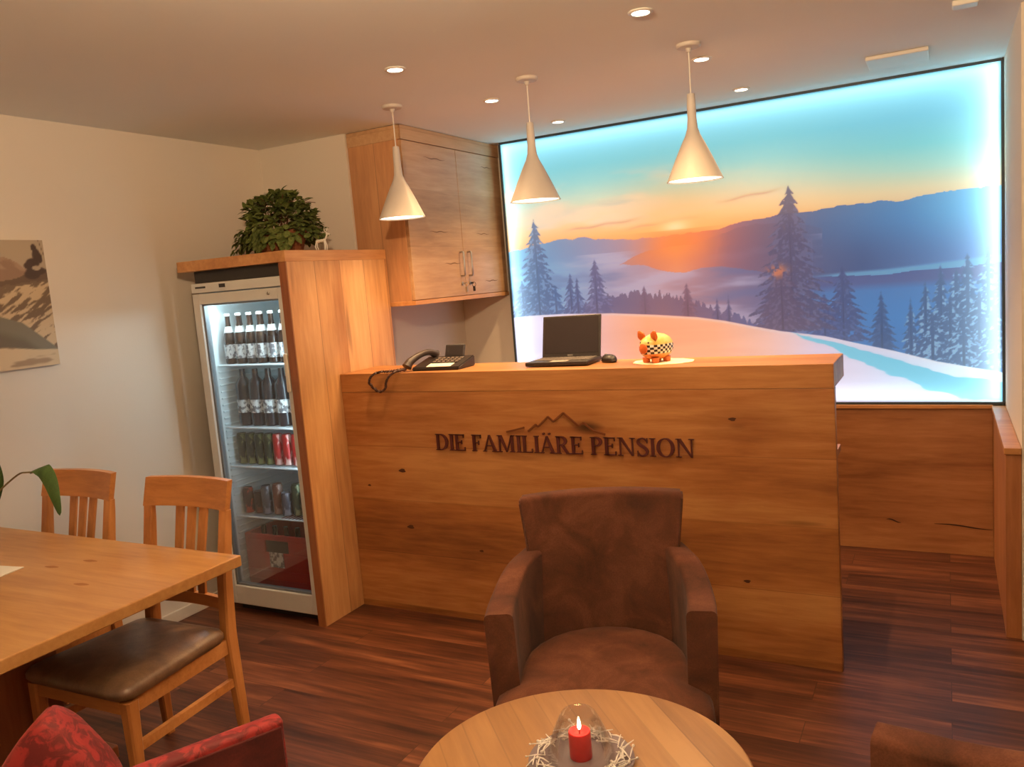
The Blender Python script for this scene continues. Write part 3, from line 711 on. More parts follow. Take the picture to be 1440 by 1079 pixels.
for r, y in enumerate((3.045, 3.125)):
    for i in range(6):
        x = -3.238 + 0.073 * i + 0.002 * ((i * 7) % 3)
        lb = 'brown beer bottle, %s in the %s row of the top fridge shelf' % (ORD[i], ('front', 'rear')[r])
        if first is None: first = beer((x, y, 1.2925), lb, 'beer bottles on the top fridge shelf')
        else: dup(first, (x, y, 1.2925), 0.4 * i + r, lb, 'beer bottles on the top fridge shelf')
def wine(loc, label, group):
    t = thing('wine_bottle', label, 'bottle', loc, 0, group)
    obj('glass', L([(0.036, 0), (0.041, 0.005), (0.041, 0.205), (0.036, 0.225), (0.016, 0.250), (0.014, 0.29)], n=22), M_WINE, t, 0.7)
    obj('body_label', L([(0.0416, 0.068), (0.0416, 0.135)], n=22, cap0=False, cap1=False), M_LABELP, t, 0.7)
    return t
first = None
for i in range(5):
    x = -3.205 + 0.0885 * i
    lb = 'black bottle with a small white label, %s on the second fridge shelf' % ORD[i]
    if first is None: first = wine((x, 3.07, 0.971), lb, 'dark bottles on the second fridge shelf')
    else: dup(first, (x, 3.07, 0.971), 0.3 * i, lb, 'dark bottles on the second fridge shelf')
CANP = [(0.020, 0), (0.027, 0.006), (0.027, 0.148), (0.023, 0.158), (0.0235, 0.162), (0.021, 0.160)]
def can(x, y, z, h, m, label, group, top=True):
    t = thing('drink_can', label, 'can', (x, y, z), 0, group)
    obj('can_body', L([(r, zz * h / 0.162) for r, zz in CANP], n=20), m, t, 0.7)
    obj('lid', L([(0.021, 0.1595 * h / 0.162), (0.021, 0.1598 * h / 0.162), (0, 0.1598 * h / 0.162)], n=20, cap0=False), M_METAL, t)
mg = can_mat('green_can', srgb((40, 52, 36)), srgb((132, 140, 92))); mr = can_mat('red_can', srgb((176, 30, 30)), srgb((226, 180, 170)))
for i in range(7):
    if i < 4: can(-3.252 + 0.062 * i, 3.06, 0.767, 0.160, mg, 'dark green can, %s of four on the third fridge shelf' % ORD[i], 'green cans in the fridge')
    else: can(-3.252 + 0.062 * i, 3.06, 0.767, 0.160, mr, 'red can, %s of three on the third fridge shelf' % ORD[i - 4], 'red cans in the fridge')
row4 = [(-3.255, 0.135, (60, 36, 34), (190, 70, 40), 'dark can with an orange-red band, leftmost on the fourth fridge shelf'),
        (-3.19, 0.115, (48, 34, 34), (120, 60, 44), 'small dark brown can, second on the fourth fridge shelf'),
        (-3.125, 0.150, (84, 84, 92), (150, 150, 160), 'silver grey can, third on the fourth fridge shelf'),
        (-3.055, 0.160, (120, 76, 62), (176, 150, 140), 'tall copper coloured can, fourth on the fourth fridge shelf'),
        (-2.99, 0.120, (92, 92, 104), (170, 170, 184), 'short pale grey can, fifth on the fourth fridge shelf'),
        (-2.925, 0.165, (70, 78, 60), (160, 160, 120), 'olive can, sixth on the fourth fridge shelf'),
        (-2.86, 0.13, (66, 66, 76), (130, 130, 140), 'dark blue grey can, rightmost on the fourth fridge shelf')]
for i, (x, h, a, b, lb) in enumerate(row4):
    can(x, 3.06 + 0.01 * (i % 2), 0.503, h, can_mat('can_%d' % i, srgb(a), srgb(b)), lb, 'mixed cans on the fourth fridge shelf')
t = thing('drinks_crate', 'red plastic drinks crate with a white label in the bottom of the fridge', 'crate', (-3.06, 3.02, 0.106))
M_CRATE = plain('red_crate', srgb((170, 34, 28)), 0.45)
bm = bmesh.new()
box(bm, -0.215, 0.215, 0, 0.012, 0, 0.20, bev=0.003); box(bm, -0.215, -0.08, 0, 0.012, 0.20, 0.265, bev=0.003); box(bm, 0.08, 0.215, 0, 0.012, 0.20, 0.265, bev=0.003)
box(bm, -0.215, 0.215, 0, 0.014, 0.265, 0.295, bev=0.003)
box(bm, -0.215, -0.203, 0.012, 0.34, 0, 0.295); box(bm, 0.203, 0.215, 0.012, 0.34, 0, 0.295); box(bm, -0.203, 0.203, 0.328, 0.34, 0, 0.295); box(bm, -0.203, 0.203, 0.012, 0.328, 0, 0.01)
for z in (0.05, 0.10): box(bm, -0.215, 0.215, -0.004, 0.001, z, z + 0.006)
obj('body', bm, M_CRATE, t)
obj('handle_hole_shade', B(-0.08, 0.08, 0.008, 0.011, 0.20, 0.265), M_BLACK, t)  # black sheet in place of the shade inside the open handle hole
obj('label', B(-0.05, 0.045, -0.0055, -0.002, 0.125, 0.205, bev=0.001), M_LABELP, t)
for i in range(5):
    x = -0.155 + 0.078 * i
    tt = tag(obj('crate_bottle', L([(0.028, 0.012), (0.028, 0.19), (0.013, 0.26), (0.013, 0.315), (0.010, 0.318)], n=18, c=(x - 3.06, 3.10, 0.106)), M_BEER, None, 0.7), 'dark bottle in the red crate, %s' % ORD[i], 'bottle', 'bottles standing in the red crate')

# ------------------------------------------------------------------ wall cabinet
CX, CY0, CY1, CZ0, CZ1 = -2.535, 3.712, 4.795, 1.512, 2.463
t = thing('wall_cabinet', 'pale oak wall cabinet with two doors and long handles hanging left of the mural', 'cabinet', (CX, CY0, CZ0))
Lw = CY1 - CY0; Hc = CZ1 - CZ0
bm = bmesh.new(); box(bm, -0.352, -0.022, 0, Lw, 0, Hc, bev=0.002)
obj('carcass', bm, W_CABS, t)
obj('bottom_board', B(-0.352, 0.004, -0.002, Lw, -0.002, 0.022, bev=0.002), W_HTOP, t)
obj('cornice', B(-0.352, 0.004, -0.004, Lw, Hc - 0.075, Hc, bev=0.002), W_CAB, t)
mid = 0.55
for n_, (y0, y1) in enumerate(((0.003, mid - 0.002), (mid + 0.002, Lw - 0.004))):
    dr = obj('door', B(-0.022, 0, y0, y1, 0.025, Hc - 0.078, bev=0.002), W_CAB, t)
    hy = mid - 0.045 if n_ == 0 else mid + 0.045
    hb = bmesh.new(); tube(hb, [(0, hy, 0.11 + 0.03), (0.022, hy, 0.14), (0.026, hy, 0.145), (0.026, hy, 0.275), (0.022, hy, 0.28), (0, hy, 0.28)], 0.0055, 8)
    obj('handle', hb, M_METAL, dr, 0.8)
    kb = L([(0.011, 0), (0.011, 0.006), (0.008, 0.008)], n=16, mat=Matrix.Translation((0, hy, 0.095)) @ Matrix.Rotation(PI / 2, 4, 'Y'))
    obj('lock', kb, M_METAL, dr)
    kk = bmesh.new(); box(kk, 0.006, 0.026, hy - 0.0015, hy + 0.0015, 0.090, 0.100)
    ring = [(0.028 + 0.012 * math.cos(a), hy, 0.085 + 0.014 * math.sin(a)) for a in [2 * PI * i / 16 for i in range(17)]]
    tube(kk, ring, 0.0016, 6, False)
    box(kk, 0.020, 0.036, hy - 0.003, hy + 0.003, 0.045, 0.075, bev=0.002)
    obj('key', kk, M_BLACK if n_ else M_METAL, dr)
    for (yy, ww, zz) in (((0.20, 0.23, 0.80), (0.20, 0.20, 0.395), (0.33, 0.18, 0.215)), ((0.84, 0.14, 0.80), (0.72, 0.17, 0.39), (0.78, 0.17, 0.10)))[n_]:
        pts = []
        for i in range(9): pts.append((yy + ww * i / 8, zz + 0.003 * math.sin(i * 1.7) + 0.0028 * math.sin(PI * i / 8)))
        for i in range(8, -1, -1): pts.append((yy + ww * i / 8, zz + 0.003 * math.sin(i * 1.7) - 0.0028 * math.sin(PI * i / 8) - 0.0004))
        cr = bmesh.new(); a = [cr.verts.new((0.0008, p[0], p[1])) for p in pts]; cr.faces.new(a)
        obj('crack', cr, plain('grain_crack', srgb((128, 92, 62)), 0.7), dr)

# ------------------------------------------------------------------ ceiling lamps
M_SPOTDISC = emit('spot_disc', (1.0, 0.86, 0.66), 14)
def downlight(x, y, label, power):
    t = thing('recessed_spotlight', label, 'ceiling light', (x, y, CE), 0, 'recessed ceiling spotlights')
    obj('trim_ring', L([(0.030, -0.001), (0.042, -0.001), (0.043, -0.004), (0.038, -0.007), (0.031, -0.007), (0.030, -0.001)], n=28, cap0=False, cap1=False), M_WHITE, t, 0.6)
    obj('lens', L([(0.031, -0.0035), (0.0, -0.0035)], n=24, cap0=False), M_SPOTDISC, t)
    o = lamp('spot', 'SPOT', (0, 0, -0.012), power, WARM, (0, 0, 0), spot_size=math.radians(118), spot_blend=0.8, shadow_soft_size=0.03); o.parent = t
names = {(0, 0): 'round white ceiling spotlight nearest above the fridge housing front, left line of spots', (0, 1): 'round white ceiling spotlight in the left line, just behind the middle pendant cord',
         (0, 2): 'round white ceiling spotlight closest to the top edge of the mural, left line', (1, 0): 'round white ceiling spotlight nearest the camera, at the top of the photo',
         (1, 1): 'round white ceiling spotlight just beside the right pendant cord', (1, 2): 'round white ceiling spotlight near the mural edge, right of the right pendant'}
for i, x in enumerate((-1.913, -0.900)):
    for j, y in enumerate((2.81, 3.60, 4.37)):
        downlight(x, y, names[(i, j)], SPOT_W)
# the same grid of spots carries on over the seating, behind and beside the camera
for x, y in ((-2.95, 2.1), (-2.95, 0.9), (-1.91, 0.3), (-0.90, 0.3), (0.5, 1.6), (0.5, 0.3)):
    o = lamp('spot_over_seating', 'SPOT', (x, y, CE - 0.012), SPOT_W * 0.12, WARM, (0, 0, 0), spot_size=math.radians(118), spot_blend=0.8, shadow_soft_size=0.03)
t = thing('added_uplight_bowl', 'unseen bowl lamp added to light the ceiling, above the top edge of the photo', 'ceiling light', (-0.80, 0.75, CE + 0.1))  # unseen lamp, added to brighten the ceiling and upper walls
obj('bowl', L([(0.02, -0.45), (0.10, -0.44), (0.16, -0.40), (0.19, -0.34), (0.186, -0.34), (0.155, -0.395), (0.10, -0.432), (0.0, -0.44)], n=40, cap0=True, cap1=False), M_SHADE, t, 0.8)
bm = bmesh.new(); tube(bm, [(0, 0, -0.1), (0, 0, -0.436)], 0.006, 8); obj('stem', bm, M_WHITE, t, 1)
obj('bulb', L([(0.05 * math.sin(PI * i / 12), -0.34 - 0.05 * math.cos(PI * i / 12)) for i in range(13)], n=24, cap0=False, cap1=False), emit('warm_bulb', WARM, 10.0), t, 2)
o = lamp('added_bowl_light', 'POINT', (0.06, 0, -0.30), UP_W, (1.0, 0.69, 0.40), shadow_soft_size=0.05); o.parent = t

def pendant(x, y, label):
    t = thing('pendant_lamp', label, 'pendant lamp', (x, y, CE), 0, 'white cone pendants over the counter')
    obj('canopy', L([(0.048, 0), (0.048, -0.010), (0.044, -0.014), (0.012, -0.016), (0.008, -0.03), (0.004, -0.032)], n=28), M_SHADE, t, 0.6)
    bm = bmesh.new(); tube(bm, [(0, 0, -0.02), (0, 0, -0.20)], 0.0028, 8); obj('cord', bm, M_WHITE, t, 0.8)
    prof = [(0.007, -0.165), (0.015, -0.168), (0.017, -0.20), (0.018, -0.26), (0.021, -0.30), (0.029, -0.325), (0.047, -0.36), (0.075, -0.42), (0.108, -0.495), (0.112, -0.503)]
    prof = [(r, z - 0.022) for r, z in prof]
    inner = [(r - 0.003, z) for r, z in prof[::-1][:-3]]
    sh = L(prof + inner, n=40, cap0=False, cap1=False); obj('shade', sh, M_SHADE, t, 0.7)
    obj('diffuser', L([(0.1075, -0.519), (0.0, -0.519)], n=32, cap0=False), emit('pendant_glow', (1.0, 0.86, 0.62), 5.0), t)
    o = lamp('bulb', 'SPOT', (0, 0, -0.522), PENDANT_W, WARM, (0, 0, 0), spot_size=math.radians(150), spot_blend=0.6, shadow_soft_size=0.06); o.parent = t
pendant(-2.311, 3.34, 'white cone pendant lamp hanging in front of the wall cabinet')
pendant(-1.596, 3.34, 'white cone pendant lamp hanging above the laptop, before the mural')
pendant(-0.884, 3.34, 'white cone pendant lamp hanging nearest the mural centre, right of the others')

tag(obj('ceiling_vent', B(-0.31, -0.055, 4.16, 4.40, CE - 0.018, CE, bev=0.005), M_WHITE), 'flat white rectangular vent on the ceiling in front of the mural top', 'vent')
tag(obj('ceiling_fitting', B(0.03, 0.115, 3.49, 3.56, CE - 0.02, CE, bev=0.005), M_WHITE), 'small white fitting on the ceiling at the top right corner of the photo', 'ceiling fitting')

# ------------------------------------------------------------------ things on the counter
ZC = 1.2052
t = thing('laptop', 'open black laptop standing on the counter top under the middle pendant', 'laptop', (-1.545, 3.392, ZC), math.radians(3))
obj('base', B(-0.150, 0.150, -0.085, 0.115, 0.004, 0.022, bev=0.004), M_BLACK, t)
kb = bmesh.new()
for r in range(5):
    for c in range(13):
        x = -0.135 + c * 0.0208; y = -0.015 + r * 0.024
        box(kb, x, x + 0.017, y, y + 0.020, 0.021, 0.0245, bev=0.001, seg=1)
obj('keyboard', kb, plain('grey_keys', srgb((92, 84, 80)), 0.5), t)
obj('touchpad', B(-0.035, 0.045, -0.076, -0.028, 0.0215, 0.0228), plain('silver_pad', srgb((170, 160, 150)), 0.4), t)
mt = Matrix.Translation((0, 0.112, 0.018)) @ Matrix.Rotation(math.radians(-14), 4, 'X')
ld = bmesh.new(); box(ld, -0.145, 0.145, -0.004, 0.006, 0, 0.200, bev=0.004, mat=mt); lid = obj('lid', ld, M_BLACK, t)
sc_ = bmesh.new(); box(sc_, -0.133, 0.133, -0.0052, -0.0040, 0.022, 0.190, mat=mt); obj('screen', sc_, M_SCREEN, lid)
lg = bmesh.new(); box(lg, -0.016, 0.010, -0.0056, -0.0040, 0.008, 0.015, mat=mt); obj('badge', lg, M_METAL, lid)
bm = bmesh.new()
rings = []
for z, s in ((0, 0.85), (0.006, 1.0), (0.018, 0.97), (0.028, 0.8), (0.034, 0.5), (0.036, 0.15)):
    rings.append([(0.030 * s * math.cos(a), 0.050 * s * math.sin(a), z) for a in [2 * PI * i / 20 for i in range(20)]])
loft(bm, rings)
mo = thing('computer_mouse', 'small black computer mouse lying right of the laptop', 'mouse', (-1.338, 3.44, ZC), math.radians(50))
obj('shell', bm, M_BLACK, mo, 0.9)
wh = bmesh.new(); tube(wh, [(-0.004, 0.028, 0.031), (0.004, 0.028, 0.031)], 0.006, 10); obj('scroll_wheel', wh, plain('grey_wheel', srgb((130, 124, 118)), 0.5), mo)

t = thing('desk_telephone', 'black desk telephone with tilted display and curled cord on the left counter end', 'telephone', (-2.165, 3.352, ZC), math.radians(4))
bm = bmesh.new()
prof = [(-0.085, 0.0), (-0.085, 0.016), (0.09, 0.052), (0.095, 0.048), (0.095, 0.0)]
a = [bm.verts.new((-0.125, y, z)) for y, z in prof]; b = [bm.verts.new((0.13, y, z)) for y, z in prof]
bm.faces.new(a); bm.faces.new(b[::-1])
for i in range(5): bm.faces.new((a[(i + 1) % 5], a[i], b[i], b[(i + 1) % 5]))
bmesh.ops.bevel(bm, geom=bm.edges[:], offset=0.005, segments=2, affect='EDGES')
obj('base', bm, M_BLACK, t, 0.7)
tilt = Matrix.Translation((0, -0.085, 0.0172)) @ Matrix.Rotation(math.atan2(0.036, 0.175), 4, 'X')
bm = bmesh.new(); box(bm, -0.045, 0.085, 0.003, 0.052, 0.0, 0.002, mat=tilt); obj('label_card', bm, M_PAPER, t)
bm = bmesh.new()
for r in range(3):
    for c in range(6): box(bm, -0.045 + c * 0.024, -0.045 + c * 0.024 + 0.017, 0.068 + r * 0.028, 0.068 + r * 0.028 + 0.016, 0, 0.005, bev=0.002, seg=1, mat=tilt)
obj('keys', bm, plain('phone_keys', srgb((110, 96, 88)), 0.5), t)
dm = Matrix.Translation((0.03, 0.062, 0.045)) @ Matrix.Rotation(math.radians(-22), 4, 'X')
bm = bmesh.new(); box(bm, -0.05, 0.055, 0, 0.012, 0, 0.068, bev=0.004, mat=dm); dsp = obj('display', bm, M_BLACK, t)
bm = bmesh.new(); box(bm, -0.042, 0.047, -0.001, 0.002, 0.01, 0.058, mat=dm); obj('screen', bm, M_SCREEN, dsp)
bm = bmesh.new()
pts = catmull([(-0.148, -0.088, 0.022), (-0.140, -0.065, 0.045), (-0.118, -0.01, 0.070), (-0.098, 0.045, 0.078), (-0.086, 0.082, 0.066), (-0.084, 0.092, 0.060)], 5)
rr = [0.025 - 0.010 * math.sin(PI * i / (len(pts) - 1)) for i in range(len(pts))]
tube(bm, pts, rr, 12); obj('handset', bm, plain('phone_handset', srgb((58, 46, 42)), 0.4), t, 0.9)
# curled cord looping over the front edge of the counter (phone local, z relative to the counter top)
path = catmull([(-0.15, -0.098, 0.016), (-0.21, -0.125, 0.009), (-0.27, -0.140, 0.008), (-0.305, -0.152, -0.004), (-0.325, -0.158, -0.035), (-0.300, -0.158, -0.068), (-0.268, -0.158, -0.085), (-0.238, -0.157, -0.070), (-0.228, -0.156, -0.035), (-0.205, -0.156, -0.008), (-0.180, -0.138, 0.008), (-0.15, -0.10, 0.010)], 16)
coil = []
for i, p in enumerate(path):
    a = i * 1.9; coil.append(p + Vector((0.0028 * math.cos(a), 0.0028 * math.sin(a), 0.0028 * math.sin(a + 1))))
bm = bmesh.new(); tube(bm, coil, 0.0056, 6); obj('cord', bm, plain('phone_cord', srgb((74, 44, 36)), 0.5), t, 0.9)

# doily and piggy bank
bm = bmesh.new(); n = 40
r0 = [(0.135 * math.cos(a) * (1 + 0.03 * math.cos(a * 10)), 0.105 * math.sin(a) * (1 + 0.03 * math.cos(a * 10))) for a in [2 * PI * i / n for i in range(n)]]
loft(bm, [[(x, y, 0) for x, y in r0], [(x, y, 0.0025) for x, y in r0]])
o = obj('table_doily', bm, plain('cream_doily', srgb((246, 240, 206)), 0.8, vary=0.04), None); o.location = (-1.075, 3.40, ZC); o.rotation_euler = (0, 0, math.radians(-12))
tag(o, 'pale cream oval doily under the piggy bank on the counter', 'doily')

def pig_mat():
    k = NT('pig_paint'); tc = k.n('ShaderNodeTexCoord'); sp = k.n('ShaderNodeSeparateXYZ'); k.l(tc.outputs['Object'], sp.inputs[0])
    ang = k.math('ARCTAN2', sp.outputs[1], sp.outputs[0])
    u = k.math('MULTIPLY', ang, 30 / (2 * PI) ); v = k.math('DIVIDE', sp.outputs[2], 0.0098)
    pu = k.math('MODULO', k.math('ADD', k.math('ADD', k.math('FLOOR', u), k.math('FLOOR', v)), 100), 2)
    chk = k.mix(k.math('GREATER_THAN', pu, 0.5), srgb((34, 26, 24)), srgb((236, 230, 220)))
    nz = k.noise(k.coords(), 30, 3)
    low = k.mix(k.ramp(nz, [(0.4, (0, 0, 0)), (0.6, (1, 1, 1))]), srgb((196, 104, 44)), srgb((222, 138, 62)))
    top = k.mix(k.ramp(nz, [(0.4, (0, 0, 0)), (0.6, (1, 1, 1))]), srgb((226, 180, 96)), srgb((236, 196, 128)))
    c1 = k.mix(k.math('GREATER_THAN', sp.outputs[2], 0.0392), low, chk)
    c2 = k.mix(k.math('GREATER_THAN', sp.outputs[2], 0.0784), c1, top)
    k.l(c2, k.b.inputs['Base Color']); k.b.inputs['Roughness'].default_value = 0.3; return k.m
t = thing('piggy_bank', 'orange ceramic piggy bank with a black and white checkered band', 'piggy bank', (-1.10, 3.385, ZC + 0.003), math.radians(-115))
bm = bmesh.new(); rings = []
for i in range(19):
    a = PI * i / 18; x = -0.076 + 0.152 * (1 - math.cos(a)) / 2
    r = 0.060 * (math.sin(a) ** 0.55 if 0 < i < 18 else 0.05) * (1.0 - 0.10 * (x / 0.076 if x > 0 else 0))
    rings.append([(x, r * math.cos(b), 0.066 + r * 0.96 * math.sin(b)) for b in [2 * PI * k / 24 for k in range(24)]])
loft(bm, rings); body = obj('body', bm, pig_mat(), t, 1.2)
PO = plain('pig_orange', srgb((206, 104, 46)), 0.35); PB = plain('pig_black', srgb((40, 24, 20)), 0.3)
for s in (-1, 1):
    bm = bmesh.new(); bmesh.ops.create_uvsphere(bm, u_segments=16, v_segments=12, radius=1.0)
    for v in bm.verts:
        kz = 1 - 0.45 * max(0, v.co.z); v.co = Vector((v.co.x * 0.007, v.co.y * 0.021 * kz, v.co.z * 0.024))
    bmesh.ops.transform(bm, matrix=Matrix.Translation((0.048, s * 0.037, 0.117)) @ Matrix.Rotation(s * math.radians(-24), 4, 'X') @ Matrix.Rotation(math.radians(12), 4, 'Y'), verts=bm.verts[:])
    obj('ear', bm, PO, t, 2)
    bm = bmesh.new(); bmesh.ops.create_uvsphere(bm, u_segments=10, v_segments=8, radius=0.0045, matrix=Matrix.Translation((0.068, s * 0.022, 0.088))); obj('eye', bm, PB, t, 2)
    for xx in (-0.035, 0.035):
        obj('foot', L([(0.013, 0), (0.016, 0.004), (0.017, 0.022)], n=14, c=(xx, s * 0.026, 0)), PO, t, 0.8)
bm = bmesh.new(); lathe(bm, [(0.021, 0), (0.022, 0.010), (0.019, 0.013), (0, 0.013)], n=20, mat=Matrix.Translation((0.070, 0, 0.064)) @ Matrix.Rotation(PI / 2, 4, 'Y')); obj('snout', bm, PO, t, 0.8)
bm = bmesh.new(); tube(bm, [(-0.072 - 0.008 * (i / 20), 0.006 * math.cos(i * 0.7), 0.080 + 0.008 * math.sin(i * 0.7)) for i in range(16)], 0.0025, 6); obj('tail', bm, PO, t, 1)

# ------------------------------------------------------------------ plant and deer on the housing
def leaf_quad(bm, p, d, n, ln, wd, curl=0.25):
    d = d.normalized(); s = d.cross(n); s = s.normalized() if s.length > 1e-4 else Vector((1, 0, 0)); n = s.cross(d).normalized()
    rows = [(0.0, 0.12), (0.3, 0.9), (0.6, 1.0), (0.85, 0.55), (1.0, 0.05)]
    R = []
    for t_, w_ in rows:
        c = p + d * ln * t_ - n * curl * ln * t_ * t_
        R.append([bm.verts.new(c - s * wd * w_ / 2 + n * wd * 0.10 * w_), bm.verts.new(c), bm.verts.new(c + s * wd * w_ / 2 + n * wd * 0.10 * w_)])
    for a, b in zip(R, R[1:]):
        bm.faces.new((a[0], a[1], b[1], b[0])); bm.faces.new((a[1], a[2], b[2], b[1]))
t = thing('potted_ivy', 'bushy green ivy plant in a terracotta basket on top of the fridge housing', 'plant', (-2.995, 3.24, 1.8225))
bk = bmesh.new(); n = 36; rings = []
for i in range(13):
    z = 0.12 * i / 12; r = 0.095 + 0.035 * i / 12
    rings.append([((r + 0.0035 * math.cos(PI * (k + i))) * math.cos(2 * PI * k / n), (r + 0.0035 * math.cos(PI * (k + i))) * math.sin(2 * PI * k / n), z) for k in range(n)])
loft(bk, rings, True); obj('basket', bk, M_BASKET, t, 1.5)
rl = random.Random(5); lf = bmesh.new(); st = bmesh.new()
for i in range(1050):
    th = rl.uniform(0, 2 * PI); ph = math.acos(rl.uniform(-0.35, 1)); rad = rl.uniform(0.55, 1.0) ** 0.5
    sx_, sy_, sz_ = 0.235, 0.19, 0.19
    x = sx_ * rad * math.sin(ph) * math.cos(th); y = sy_ * rad * math.sin(ph) * math.sin(th); z = 0.125 + sz_ * rad * math.cos(ph)
    if z < 0.05: continue
    lump = 0.85 + 0.3 * mnoise.noise(Vector((x * 9, y * 9, z * 9))); x *= lump; y *= lump
    out = Vector((x, y, z - 0.06)).normalized(); d = (out + Vector((rl.uniform(-.7, .7), rl.uniform(-.7, .7), rl.uniform(-0.9, .2)))).normalized()
    leaf_quad(lf, Vector((x, y, z)), d, out + Vector((0, 0, 0.5)), rl.uniform(0.028, 0.052), rl.uniform(0.022, 0.036))
for i in range(34):      # trailing shoots that hang over the left and front of the basket
    th = rl.uniform(PI * 0.75, PI * 1.75); r = 0.15 + rl.uniform(0, 0.06); z0 = 0.13
    for j in range(6):
        z = z0 - j * 0.019 + rl.uniform(-.006, .006)
        if z < 0.035: break
        p = Vector((1.12 * r * math.cos(th) + 0.01 * j * math.cos(th), r * 0.9 * math.sin(th), z))
        leaf_quad(lf, p, Vector((math.cos(th), math.sin(th), -0.7)) + Vector((rl.uniform(-.5, .5), rl.uniform(-.5, .5), 0)), Vector((math.cos(th), math.sin(th), 0.6)), 0.036, 0.028)
obj('foliage', lf, M_LEAF, t)
for i in range(16):
    th = 2 * PI * i / 16 + rl.uniform(-.2, .2); r = rl.uniform(0.12, 0.22)
    tube(st, catmull([(0.03 * math.cos(th), 0.03 * math.sin(th), 0.10), (r * 0.6 * math.cos(th), r * 0.5 * math.sin(th), 0.24), (r * math.cos(th), r * 0.8 * math.sin(th), 0.30 - 0.3 * rl.random() * r)], 5), 0.0018, 5)
obj('stems', st, plain('ivy_stem', srgb((104, 62, 38)), 0.7), t)

t = thing('deer_figurine', 'small white wire deer figurine beside the ivy on the fridge housing', 'figurine', (-2.735, 3.235, 1.8225), math.radians(15))
bm = bmesh.new()
tube(bm, catmull([(-0.026, 0, 0.046), (0, 0, 0.048), (0.022, 0, 0.049)], 5), [0.008] * 11, 8)
tube(bm, catmull([(0.020, 0, 0.050), (0.030, 0, 0.068), (0.034, 0, 0.080)], 4), 0.0045, 8)
tube(bm, [(0.030, 0, 0.080), (0.048, 0, 0.076)], [0.006, 0.003], 8)
obj('body', bm, M_PAPER, t, 1.2)
for x, s in ((-0.024, -1), (-0.022, 1), (0.018, -1), (0.020, 1)):
    lb = bmesh.new(); tube(lb, [(x, s * 0.004, 0.044), (x + (-0.006 if x < 0 else 0.004), s * 0.008, 0.022), (x + (0.0 if x < 0 else 0.002), s * 0.010, 0)], [0.004, 0.0028, 0.0026], 6); obj('leg', lb, M_PAPER, t, 1)
for s in (-1, 1):
    lb = bmesh.new(); tube(lb, catmull([(0.032, s * 0.003, 0.084), (0.026, s * 0.012, 0.098), (0.032, s * 0.018, 0.110)], 4), 0.0016, 6)
    tube(lb, [(0.027, s * 0.012, 0.097), (0.038, s * 0.014, 0.104)], 0.0014, 6); obj('antler', lb, M_PAPER, t, 1)

# ------------------------------------------------------------------ picture on the left wall
def ski_picture():
    nu, nv = 170, 120
    Y, Z = np.meshgrid(np.linspace(1.46, 2.292, nu), np.linspace(1.392, 1.938, nv))
    img = np.ones(Y.shape + (3,)) * c3(176, 160, 138)
    # distant peaks
    pk = np.interp(Y, [1.46, 1.7, 1.9, 2.05, 2.11, 2.16, 2.2, 2.3], [1.78, 1.86, 1.80, 1.86, 1.87, 1.845, 1.82, 1.80]) + (vnoise(Y, Z * 0, 26, 1, 3, 3) - .5) * 0.02
    img = over(img, (Z < pk) * 1.0, c3(146, 118, 98)); img = over(img, (Z < pk) * ss(.5, .62, vnoise(Y + Z, Z, 16, 16, 3, 4)) * .6, c3(178, 152, 130))
    sl = np.interp(Y, [1.46, 2.05, 2.15, 2.22, 2.3], [1.70, 1.76, 1.775, 1.80, 1.815])
    img = over(img, (Z < sl) * 1.0, c3(104, 84, 68))
    rk = vnoise(Y * 0.7 + Z * 1.0, Z * 0.9 - Y * 0.55, 12, 55, 4, 7)
    low = np.interp(Y, [1.46, 2.3], [1.66, 1.76])
    img = over(img, (Z < low + 0.02 * rk) * 1.0, c3(116, 96, 76)); img = over(img, (Z < low) * ss(.46, .56, rk) * .95, c3(204, 182, 148))
    wd = np.interp(Y, [1.46, 1.85, 2.0, 2.06, 2.15, 2.22, 2.30], [1.72, 1.68, 1.65, 1.622, 1.59, 1.53, 1.46])
    img = over(img, ss(0, .006, wd - Z), c3(122, 116, 100) + (0 * Y)[..., None]); img = over(img, ss(0, .05, wd - 0.05 - Z) * .6, c3(92, 80, 64))
    sb = np.interp(Y, [1.46, 2.05, 2.15, 2.2, 2.3], [1.46, 1.492, 1.478, 1.47, 1.462]); img = over(img, ss(0, .006, sb - Z), c3(206, 184, 150))
    img = over(img, (Z < sb) * ss(.5, .62, vnoise(Y, Z, 7, 34, 3, 9)) * .7, c3(138, 112, 88))
    def blob(y, z, a, b, c): nonlocal_img[0] = over(nonlocal_img[0], ss(1.15, .85, np.hypot((Y - y) / a, (Z - z) / b)), c)
    nonlocal_img = [img]; dk = c3(74, 58, 50)
    for y, z, a, b in ((2.247, 1.905, .012, .016), (2.255, 1.872, .018, .03), (2.235, 1.84, .030, .020), (2.215, 1.828, .022, .016), (2.245, 1.805, .045, .018), (2.225, 1.79, .035, .02), (2.27, 1.86, .010, .022)): blob(y, z, a, b, dk)
    blob(2.248, 1.818, .020, .010, c3(176, 160, 138))
    img = nonlocal_img[0]
    img = over(img, np.exp(-((Z - (1.94 - (Y - 2.272) * 4)) / .006) ** 2) * (Z > 1.87) * .7, dk)
    return img
me = grid_mesh('print', 170, 120, np.clip(ski_picture(), 0, 255), 0, 0.832, 0, 0.546, 0.0)
k = NT('ski_print'); at = k.n('ShaderNodeAttribute', attribute_name='print'); k.l(at.outputs['Color'], k.b.inputs['Base Color']); k.b.inputs['Roughness'].default_value = 0.6
me.materials.append(k.m)
t = thing('ski_picture', 'unframed sepia canvas print of a skier jumping above snowy mountains on the left wall', 'picture', (XL + 0.022, 1.463, 1.392), PI / 2)
